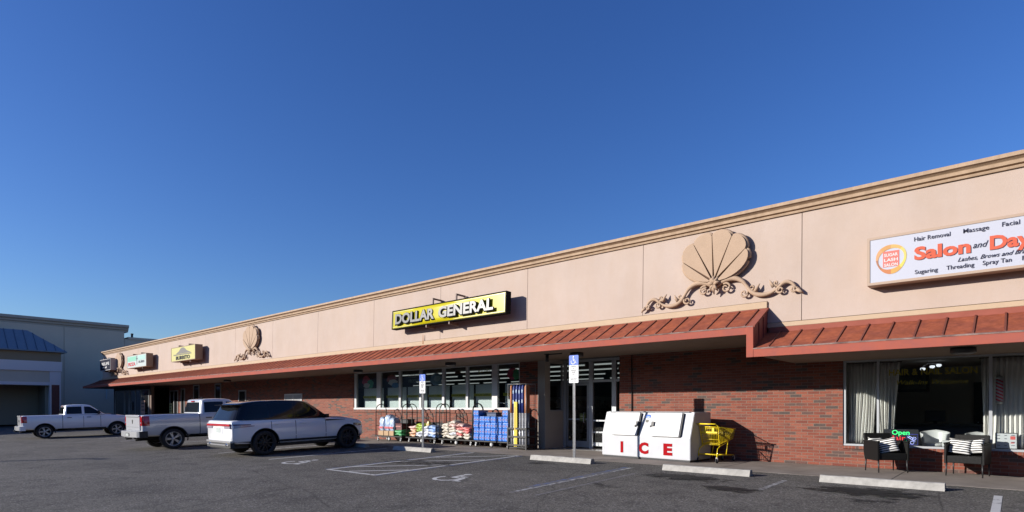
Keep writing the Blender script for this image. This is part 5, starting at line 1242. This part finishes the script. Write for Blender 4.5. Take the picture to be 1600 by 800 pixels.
# --- the large car with the black roof
sv = tag(empty('parked_car'), 'white car with black roof, black wheels and a full-width red tail light bar', 'car')
bd = Body([(-1.04, .84, .52, 1.10, 0), (-1.02, .90, .47, 1.13, 0), (-.94, .945, .42, 1.155, 0), (-.7, .98, .38, 1.17, 0), (0, 1.0, .36, 1.17, 0), (1.2, .995, .34, 1.165, 0), (2.2, .995, .34, 1.15, 0), (2.7, .99, .35, 1.125, .04), (3.25, .98, .36, 1.085, .06), (3.55, .95, .38, 1.03, .05), (3.75, .87, .42, .95, .03), (3.83, .76, .48, .84, 0)])
wb = 3.08; rr = .465
o = bd.mesh(80).build('body', [PAINT, WELL], sv); c = arches(wb, rr); cut(o, c); sharp(o)
o = bd.mesh(80, (.27, .48), .008).build('lower_cladding', [CLAD, WELL], sv); cut(o, c); sharp(o); bpy.data.objects.remove(c)
for y in (0, wb):
    for s in (1, -1):
        mb = MB(); mb.tube([(s*(bd.x(y, .8)-.004), y+(rr+.008)*math.cos(R(a)), rr*.86+(rr+.008)*math.sin(R(a))) for a in range(-10, 191, 8)], .014, 6); mb.build('wheel_arch_lip', CLAD, sv)
h = House(-.98, -.70, 2.46, 1.72, .955, .77, 1.16, 1.735, n=8, zr=.09, zf=.05)
sharp(h.mesh().build('roof', PAINT_B, sv), 40)
for s in (1, -1):
    h.swin(sv, 'rear_quarter_pane', CARGLASS, .08, .84, -.60, -.35, .15, .15, s)
    h.swin(sv, 'rear_window_pane', CARGLASS, .08, .86, .20, .20, 1.02, 1.02, s)
    h.swin(sv, 'front_window_pane', CARGLASS, .08, .86, 1.10, 1.10, 2.22, 1.66, s)
    for y in (.22, 1.06, 2.18): mb = MB(); bd.vseam(mb, y, .48, 1.15, s, .016); mb.build('door_seam', WELL, sv)
    mb = MB(); bd.patch(mb, -.3, 2.5, 1.155, 1.17, s, .006); mb.build('belt_strip', BLACK, sv)
    mb = MB(); bd.patch(mb, .62, 2.5, .60, .63, s, .007, n=14); mb.build('door_crease', PAINT, sv)
    for y in (.30, 1.22): mb = MB(); mb.box(s*(bd.x(y, .98)+.002), s*(bd.x(y, .98)+.028), y, y+.20, .985, 1.015, bev=.008); mb.build('door_handle', PAINT, sv)
    mb = MB(); bd.patch(mb, 2.2, 2.98, 1.035, 1.085, s, .012, taper=.018); mb.build('side_vent', CLAD, sv)
    mr = empty('mirror'); mr.parent = sv; mb = MB(); mb.box(s*.96, s*1.14, 2.12, 2.24, 1.14, 1.28, bev=.03, seg=2); mb.build('mirror_shell', PAINT_B, mr); mb = MB(); mb.box(s*.98, s*1.12, 2.114, 2.119, 1.155, 1.265); mb.build('mirror_glass', CARGLASS, mr)
    tl = empty('tail_light'); tl.parent = sv
    mb = MB(); bd.patch(mb, -1.03, -.34, .90, 1.035, s, .012, taper=.060); mb.box(s*.45, s*.87, -1.062, -1.03, .90, .97, bev=.01); mb.build('clear_lens', CLEARL, tl)
    mb = MB(); bd.patch(mb, -1.03, -.45, .995, 1.04, s, .016, taper=.012); mb.build('dark_lens', M('smoked_lens', (.10, .012, .03), .12, coat=1) if 'smoked_lens' not in bpy.data.materials else bpy.data.materials['smoked_lens'], tl)
    hl = empty('headlight'); hl.parent = sv; mb = MB(); bd.patch(mb, 3.30, 3.79, .80, .91, s, .012, taper=.02); mb.build('lens', bpy.data.materials['smoked_lens'], hl)
    mb = MB(); mb.cyl((s*.62, -1.10, .40), (s*.62, -.9, .40), .05, 16); mb.build('exhaust', CHROME, sv)
mb = MB(); mb.box(-.86, .86, -1.07, -1.03, .975, 1.045, bev=.012); mb.build('light_bar', REDL, sv)
mb = MB(); mb.box(-.84, .84, -1.066, -1.035, 1.05, 1.062, bev=.003); mb.box(-.28, .28, -1.05, -1.035, .73, .965, bev=.01); mb.build('tailgate_trim', PAINT, sv)
mb = MB(); mb.box(-.155, .155, -1.058, -1.051, .77, .92, bev=.002); mb.build('number_plate', M('plate', (.45, .50, .48), .5, var=.3, scale=30), sv)
mb = MB(); mb.prism([(-.93, -.98), (-.9, -1.07), (-.4, -1.10), (.4, -1.10), (.9, -1.07), (.93, -.98)], .46, .52, 'xy'); mb.box(-.80, .80, -1.09, -1.0, .36, .41, bev=.01); mb.build('silver_skid_trim', M('satin_silver', (.5, .5, .51), .3, metal=.7), sv)
mb = MB(); mb.prism([(-.92, -.95), (-.88, -1.06), (-.4, -1.085), (.4, -1.085), (.88, -1.06), (.92, -.95)], .30, .455, 'xy'); mb.build('rear_diffuser', CLAD, sv)
h.ewin(sv, 'back_glass', CARGLASS, .08, .82, .84, .70, False); h.ewin(sv, 'windscreen', CARGLASS, .05, .95, .84, .68, True)
mb = MB(); mb.prism([(-.74, -.60), (-.70, -.88), (-.3, -.93), (.3, -.93), (.70, -.88), (.74, -.60)], 1.62, 1.655, 'xy'); bmesh.ops.bevel(mb.bm, geom=mb.bm.edges[:], offset=.008, segments=2, affect='EDGES'); mb.build('roof_spoiler', PAINT_B, sv)
mb = MB(); mb.prism([(-.20, 1.745), (.0, 1.80), (.02, 1.745)], -.02, .02, 'yz'); mb.build('roof_aerial', PAINT_B, sv)
mb = MB(); mb.box(-.6, .6, -.8, 3.6, .24, .40); mb.build('underbody', WELL, sv)
for y in (0, wb):
    for s in (1, -1): wheel(sv, s*.86, y, .40, M('black_alloy', (.03, .03, .032), .3, metal=.6) if 'black_alloy' not in bpy.data.materials else bpy.data.materials['black_alloy'], 10, s)
park(sv, -19.28, -7.02)

# ================================================================== GOODS ON CARTS BESIDE THE WALL
def make_flatbed(L=1.85, Wd=.62):
    c = empty('flatbed_cart'); mb = MB(); mb.box(0, L, -Wd, 0, .19, .235, bev=.006); mb.build('deck', BLACK, c)
    for x in (.03, L-.03):
        hp = empty('hoop_handle'); hp.parent = c
        mb = MB(); hw = Wd/2-.04; yc = -Wd/2
        P = [(x, yc-hw, .235), (x, yc-hw, 1.30)]+[(x, yc-hw*math.cos(R(a)), 1.30+hw*math.sin(R(a))) for a in range(15, 180, 15)]+[(x, yc+hw, 1.30), (x, yc+hw, .235)]
        mb.tube(P, .019, 8); mb.build('hoop', BLACK, hp)
        mb = MB(); mb.tube([(x, yc-hw, 1.24), (x, yc+hw, 1.24)], .012, 6); mb.tube([(x, yc, .235), (x, yc, 1.24)], .010, 6); mb.tube([(x, yc-hw, .65), (x, yc+hw, .65)], .010, 6); mb.build('cross_bar', BLACK, hp)
    for x, r in ((.15, .06), (L/2, .10), (L-.15, .06)):
        for y in (-.07, -Wd+.07):
            w = empty('caster', (x, y, 0)); w.parent = c
            mb = MB(); mb.lathe([(0, -.018), (r*.9, -.018), (r, -.008), (r, .008), (r*.9, .018), (0, .018)], 20, (0, 0, r), axis='y'); mb.build('tyre', RUBBER, w)
            mb = MB(); mb.lathe([(0, -.021), (r*.6, -.021), (r*.6, .021), (0, .021)], 16, (0, 0, r), axis='y'); mb.build('hub', WHITE, w)
            mb = MB(); mb.box(-.012, .012, -.028, -.022, r, .19); mb.box(-.012, .012, .022, .028, r, .19); mb.build('fork', GALV, w)
    return c
fb = make_flatbed(); fy = -.28
names = ['black hoop-handled flatbed cart at the left, under wrapped white bundles', 'black hoop-handled flatbed cart under the orange, white and blue bags', 'black hoop-handled flatbed cart under the cream and red bags', 'black hoop-handled flatbed cart loaded with blue drink packs']
for i, X in enumerate((-20.95, -18.85, -16.85, -15.03)):
    o = fb if i == 0 else copy_tree(fb); o.location = (X, fy, 0); tag(o, names[i], 'cart', 'flatbed carts along the shop wall')
def bagmesh(w, d, h, seed):
    rr = random.Random(seed); mb = MB()
    ph = [rr.uniform(0, 6.28) for _ in range(6)]
    def f(u, v, sg):
        a, b_ = 2*u-1, 2*v-1; e = max(0, (1-abs(a)**3.2)*(1-abs(b_)**3.2))
        k = .5*h*e**.45*(1+.16*math.sin(5*a+ph[0])*math.sin(4*b_+ph[1]))
        return (a*w/2*(1-.06*math.cos(6*b_+ph[2])*abs(a)), b_*d/2*(1-.07*math.cos(5*a+ph[3])*abs(b_)), h/2+sg*k+.02*math.sin(3*a+ph[4]))
    mb.grid(lambda u, v: f(u, v, 1), 12, 10); mb.grid(lambda u, v: f(u, v, -1), 12, 10); bmesh.ops.remove_doubles(mb.bm, verts=mb.bm.verts[:], dist=.002); return mb
def bagmat(n, c1, c2, sc=7): return M(n, c1, .45, var=.0) if c2 is None else M(n, c1, .45, var=.3, scale=sc, dirt=c2)
BM = {'cream': bagmat('bag_cream', (.55, .51, .44), (.38, .34, .28)), 'white': bagmat('bag_white', (.60, .61, .63), (.42, .45, .52)), 'orange': bagmat('bag_orange', (.60, .30, .15), (.55, .42, .33)), 'red': bagmat('bag_red', (.50, .03, .03), (.50, .30, .28), 5), 'blue': bagmat('bag_blue', (.07, .22, .55), (.45, .50, .60), 5), 'green': bagmat('bag_green', (.03, .25, .08), (.10, .35, .15)), 'lime': bagmat('bag_lime', (.42, .50, .06), (.10, .25, .04), 9), 'pink': bagmat('bag_pink', (.58, .42, .40), (.5, .3, .25)), 'dark': bagmat('bag_dark', (.02, .02, .022), (.035, .035, .04)), 'yellow': bagmat('bag_yellow', (.65, .42, .03), (.5, .45, .3))}
WD = {'cream': 'cream', 'white': 'white', 'orange': 'orange', 'red': 'red', 'blue': 'blue and white', 'green': 'green', 'lime': 'lime green', 'pink': 'pinkish', 'dark': 'black', 'yellow': 'yellow'}
lvl = ['bottom', 'second', 'third', 'fourth', 'fifth', 'topmost']
seed = 0
def bag_stack(cart, pos, x, cols, w=.44, d=.52, h=.105, dx=0.0):
    global seed
    for i, c in enumerate(cols):
        seed += 1; rr = random.Random(seed)
        hh = h*rr.uniform(.9, 1.15)
        o = bagmesh(w*rr.uniform(.92, 1.08), d, hh*1.35, seed).build('goods_bag', BM[c], None, loc=(x+dx*i+rr.uniform(-.02, .02), fy-.32+rr.uniform(-.02, .02), .238+i*h*1.02))
        o.rotation_euler = (R(rr.uniform(-3, 3)), R(rr.uniform(-5, 5)), R(rr.uniform(-7, 7)))
        tag(o, '%s bag, %s of the %s stack on %s' % (WD[c], lvl[min(i, 5)] if i < len(cols)-1 or i == 0 else 'topmost', pos, cart), 'bag', 'bags of goods stacked on the carts')
C2, C3 = 'the cart behind the farther sign', 'the cream and red cart'
bag_stack('the leftmost cart', 'right-end', -19.35, ['green', 'green'], w=.46)
bag_stack(C2, 'first', -18.45, ['orange', 'orange', 'orange', 'pink'], w=.42, h=.10)
bag_stack(C2, 'second', -18.05, ['white', 'white', 'lime', 'lime', 'lime'], w=.42, h=.10)
bag_stack(C2, 'third', -17.68, ['white', 'white', 'white', 'white'], w=.40)
bag_stack(C2, 'second from the right', -17.42, ['white', 'blue', 'white', 'blue', 'yellow'], w=.36, h=.10) if False else None
bag_stack(C2, 'right-end', -17.28, ['blue', 'white', 'blue', 'blue'], w=.42)
bag_stack(C3, 'first', -16.52, ['cream', 'cream', 'cream', 'cream', 'cream'], w=.40)
bag_stack(C3, 'second', -16.13, ['cream', 'white', 'cream', 'cream', 'pink', 'cream'], w=.38)
bag_stack(C3, 'third', -15.76, ['cream', 'red', 'cream', 'red', 'pink'], w=.38)
bag_stack(C3, 'right-end', -15.38, ['cream', 'cream', 'red', 'red'], w=.38)
# dark totes behind the bags
def tote(x, y, z, w, d, h, mat, label, stripe=None):
    t = tag(empty('storage_box', (x, y, z)), label, 'box'); mb = MB(); mb.box(-w/2, w/2, -d/2, d/2, 0, h-.03, bev=.012); mb.build('box_body', mat, t)
    mb = MB(); mb.box(-w/2-.012, w/2+.012, -d/2-.012, d/2+.012, h-.029, h, bev=.008); mb.build('lid', mat, t)
    if stripe: mb = MB(); mb.box(-w*.3, w*.35, -d/2-.016, -d/2-.0005, h*.55, h*.62); mb.build('label_strip', stripe, t)
    return t
tote(-19.62, fy-.30, .238, .01+.5, .5, .0+.3, M('maroon_box', (.09, .02, .02), .5), 'dark maroon box on the leftmost cart beside the wrapped bundles') if False else None
MAR = M('maroon_box', (.10, .022, .022), .5)
tote(-19.60, fy-.24, .46, .62, .40, .30, MAR, 'dark maroon box with a pale strip above the green bags', M('pale_strip', (.6, .25, .22), .6))
tote(-19.25, fy-.20, .765, .5, .36, .18, BLACKP, 'black box lying on top of the maroon box')
tote(-17.15, fy-.12, .238, .5, .2, .58, BLACKP, 'upright black box behind the blue and white bags')
tote(-17.62, fy-.12, .238, .4, .2, .60, BLACKP, 'upright black box behind the white bags')
q = tag(bagmesh(.16, .16, .22, 77).build('goods_bag', BM['yellow'], None, loc=(-17.68, fy-.38, .66)), 'small upright yellow bag standing on the white bags behind the sign post', 'bag')
# wrapped bundles on kraft trays
KR = M('kraft_card', (.42, .28, .16), .8, var=.15, scale=9)
WR = M('shrink_wrap', (.55, .60, .68), .18, var=.5, scale=6, dirt=(.18, .30, .50), coat=.6)
for i, (x, hh) in enumerate(((-20.62, .62), (-20.22, .72), (-19.92, .60))):
    t = tag(empty('wrapped_bundle', (x, fy-.33, .236)), ['leftmost', 'middle', 'right-hand'][i]+' shrink-wrapped white and blue bundle on a kraft tray, left cart', 'bundle', 'wrapped bundles on the left cart')
    mb = MB(); mb.box(-.18, .18, -.22, .22, 0, .20, bev=.006); mb.build('tray', KR, t)
    mb = MB(); rr = random.Random(50+i)
    r_ = bmesh.ops.create_icosphere(mb.bm, subdivisions=4, radius=1)
    for v in r_['verts']:
        p = v.co; k = (abs(p.x)**4+abs(p.y)**4+abs(p.z)**4)**.25; p /= k
        n_s = math.sin(7*p.x+3*p.z+i)*math.sin(6*p.z+2*p.y+i*2)*.07+math.sin(15*p.x-9*p.z)*.03
        v.co = Vector((p.x*.175*(1+n_s), p.y*.2*(1+n_s), .16+hh*.5*(1+p.z*(1+.1*math.sin(9*p.x+i)))*.98))
    mb.build('wrapping', WR, t, smooth=True)
    mb = MB(); mb.box(-.14, .14, -.222, -.212, .30, .38); mb.build('printed_label', M('tray_label', (.45, .08, .10), .6) if i == 0 else bpy.data.materials['tray_label'], t)
# blue drink packs: five columns and higher ends
PKB = M('pack_blue', (.035, .17, .58), .22, var=.45, scale=12, coat=.7, dirt=(.02, .10, .38)); PKT = M('pack_top', (.35, .45, .65), .3, var=.5, scale=14)
def make_pack():
    p = empty('drink_pack'); mb = MB(); mb.box(-.135, .135, -.26, .26, 0, .215, bev=.028, seg=3); mb.build('wrapped_case', PKB, p, smooth=False)
    mb = MB()
    for sx in (-.066, .066): mb.prism([(sx+.052*math.cos(R(a)), .105+.062*math.sin(R(a))) for a in range(0, 360, 24)], -.2625, -.258)
    mb.build('white_label', M('pack_label', (.20, .30, .56), .3), p)
    mb = MB()
    for sx in (-.066, .066): mb.prism([(sx+.030*math.cos(R(a)), .105+.036*math.sin(R(a))) for a in range(0, 360, 30)], -.2645, -.2628)
    mb.build('blue_ring', M('pack_ring', (.03, .12, .42), .3), p)
    mb = MB(); mb.box(-.085, -.035, -.2665, -.2648, .095, .12); mb.box(.045, .09, -.2665, -.2648, .09, .115); mb.build('red_mark', M('pack_red', (.35, .08, .16), .3), p)
    mb = MB(); mb.box(-.115, .115, -.235, .235, .2145, .2165); mb.build('top_film', PKT, p)
    return p
pk = make_pack(); k = 0; col_n = ['first', 'second', 'third', 'fourth', 'fifth', 'sixth']
tops = [5, 4, 4, 4, 4, 5]
for c_ in range(6):
    for r_ in range(tops[c_]):
        o = pk if k == 0 else copy_tree(pk); k += 1; rr = random.Random(k*3)
        o.location = (-14.84+c_*.283+rr.uniform(-.006, .006), fy-.33+rr.uniform(-.015, .015), .236+r_*.2175); o.rotation_euler = (0, 0, R(rr.uniform(-2, 2)))
        tag(o, 'blue drink pack, %s column from the left, %s layer up' % (col_n[c_], ['bottom', 'second', 'third', 'fourth', 'fifth'][r_]), 'drink pack', 'blue drink packs stacked on a cart')
tote(-14.35, fy-.20, 1.108, .55, .30, .14, M('navy_box', (.02, .04, .10), .5), 'flat dark blue box lying on top of the drink packs')
# rack of rolled beach umbrellas
rk = tag(empty('display_rack', (-13.22, -1.0, 0)), 'black slatted bin rack holding tall wrapped parasols beside the brick pier', 'rack')
mb = MB()
RW, RD = .86, .55
for x in (0, RW-.05):
    for y in (0, RD-.05): mb = MB(); mb.box(x, x+.05, y, y+.05, 0, .74); mb.build('post', BLACKP, rk)
for z in (.12, .40, .68):
    mb = MB(); mb.box(.05, RW-.05, .008, .03, z, z+.06); mb.box(.05, RW-.05, RD-.03, RD-.008, z, z+.06); mb.box(.008, .03, .05, RD-.05, z, z+.06); mb.box(RW-.03, RW-.008, .05, RD-.05, z, z+.06); mb.build('slat_ring', BLACKP, rk)
mb = MB(); mb.box(.03, RW-.03, .03, RD-.03, .05, .08); mb.build('floor_panel', BLACKP, rk)
mb = MB()
for x in (.03, RW-.03):
    for y in (.02, RD-.03): mb.cyl((x, y, .74), (x, y, 2.22), .008, 6)
mb.tube([(.03, .02, 2.22), (RW-.03, .02, 2.22), (RW-.03, RD-.03, 2.22), (.03, RD-.03, 2.22)], .008, 6, closed=True); mb.build('upright_wire', GALV, rk)
NAV = M('navy_cloth', (.015, .035, .20), .6, var=.3, scale=8); CLR = M('clear_sleeve', (.40, .41, .43), .2, var=.5, scale=9, dirt=(.2, .2, .22)); YC = M('yellow_card', (.68, .52, .03), .5); ORG = M('terracotta_cloth', (.42, .16, .07), .7)
def parasol(x, y, mt, ztop, zmid, label, g='wrapped parasols in the black rack'):
    p = tag(empty('wrapped_parasol', (-13.22+x, -1.0+y, .08)), label, 'parasol', g)
    mb = MB(); rr = random.Random(int(x*1000+y*77)); a0 = rr.uniform(0, 3)
    mb.lathe([(0, zmid), (.05, zmid), (.056, (zmid+ztop)/2), (.05, ztop-.08), (.03, ztop), (0, ztop)], 14, axis='z'); mb.build('rolled_cloth', mt, p)
    mb = MB(); mb.lathe([(0, .0), (.03, .0), (.042, .1), (.048, zmid), (0, zmid-.001)], 14, axis='z'); mb.build('clear_sleeve', CLR, p)
    if mt is NAV: mb = MB(); mb.prism([(-.02, ztop-.28), (.02, ztop-.28), (.028, ztop-.2), (.0, ztop-.14), (-.028, ztop-.2)], -.060, -.050); mb.prism([(-.022, ztop-.62), (.022, ztop-.62), (.022, ztop-.5), (-.022, ztop-.5)], -.060, -.052); mb.build('printed_label', WR, p)
ord6 = 'first second third fourth fifth sixth'.split()
for i in range(6):
    parasol(.10+.13*i, .12, (ORG, NAV, NAV, NAV, NAV, ORG)[i], 2.12-.02*(i % 2), 1.16, '%s wrapped parasol from the left in the front row of the rack' % ord6[i])
for i in range(5): parasol(.14+.14*i, .30, NAV if i < 4 else ORG, 2.13, 1.16, '%s wrapped parasol from the left in the back row of the rack' % ord6[i])
q = tag(empty('yellow_carton', (-12.83, -.99, .10)), 'tall narrow yellow carton standing upright in the front of the rack', 'carton'); mb = MB(); mb.box(-.09, .0, .0, .05, 0, 1.52, bev=.004); mb.box(.008, .05, .0, .05, 0, 1.52, bev=.004); mb.build('carton', YC, q); mb = MB(); mb.box(-.07, -.02, -.003, -.0005, .55, 1.35); mb.build('printed_band', M('dark_yellow', (.5, .33, .02), .5), q)
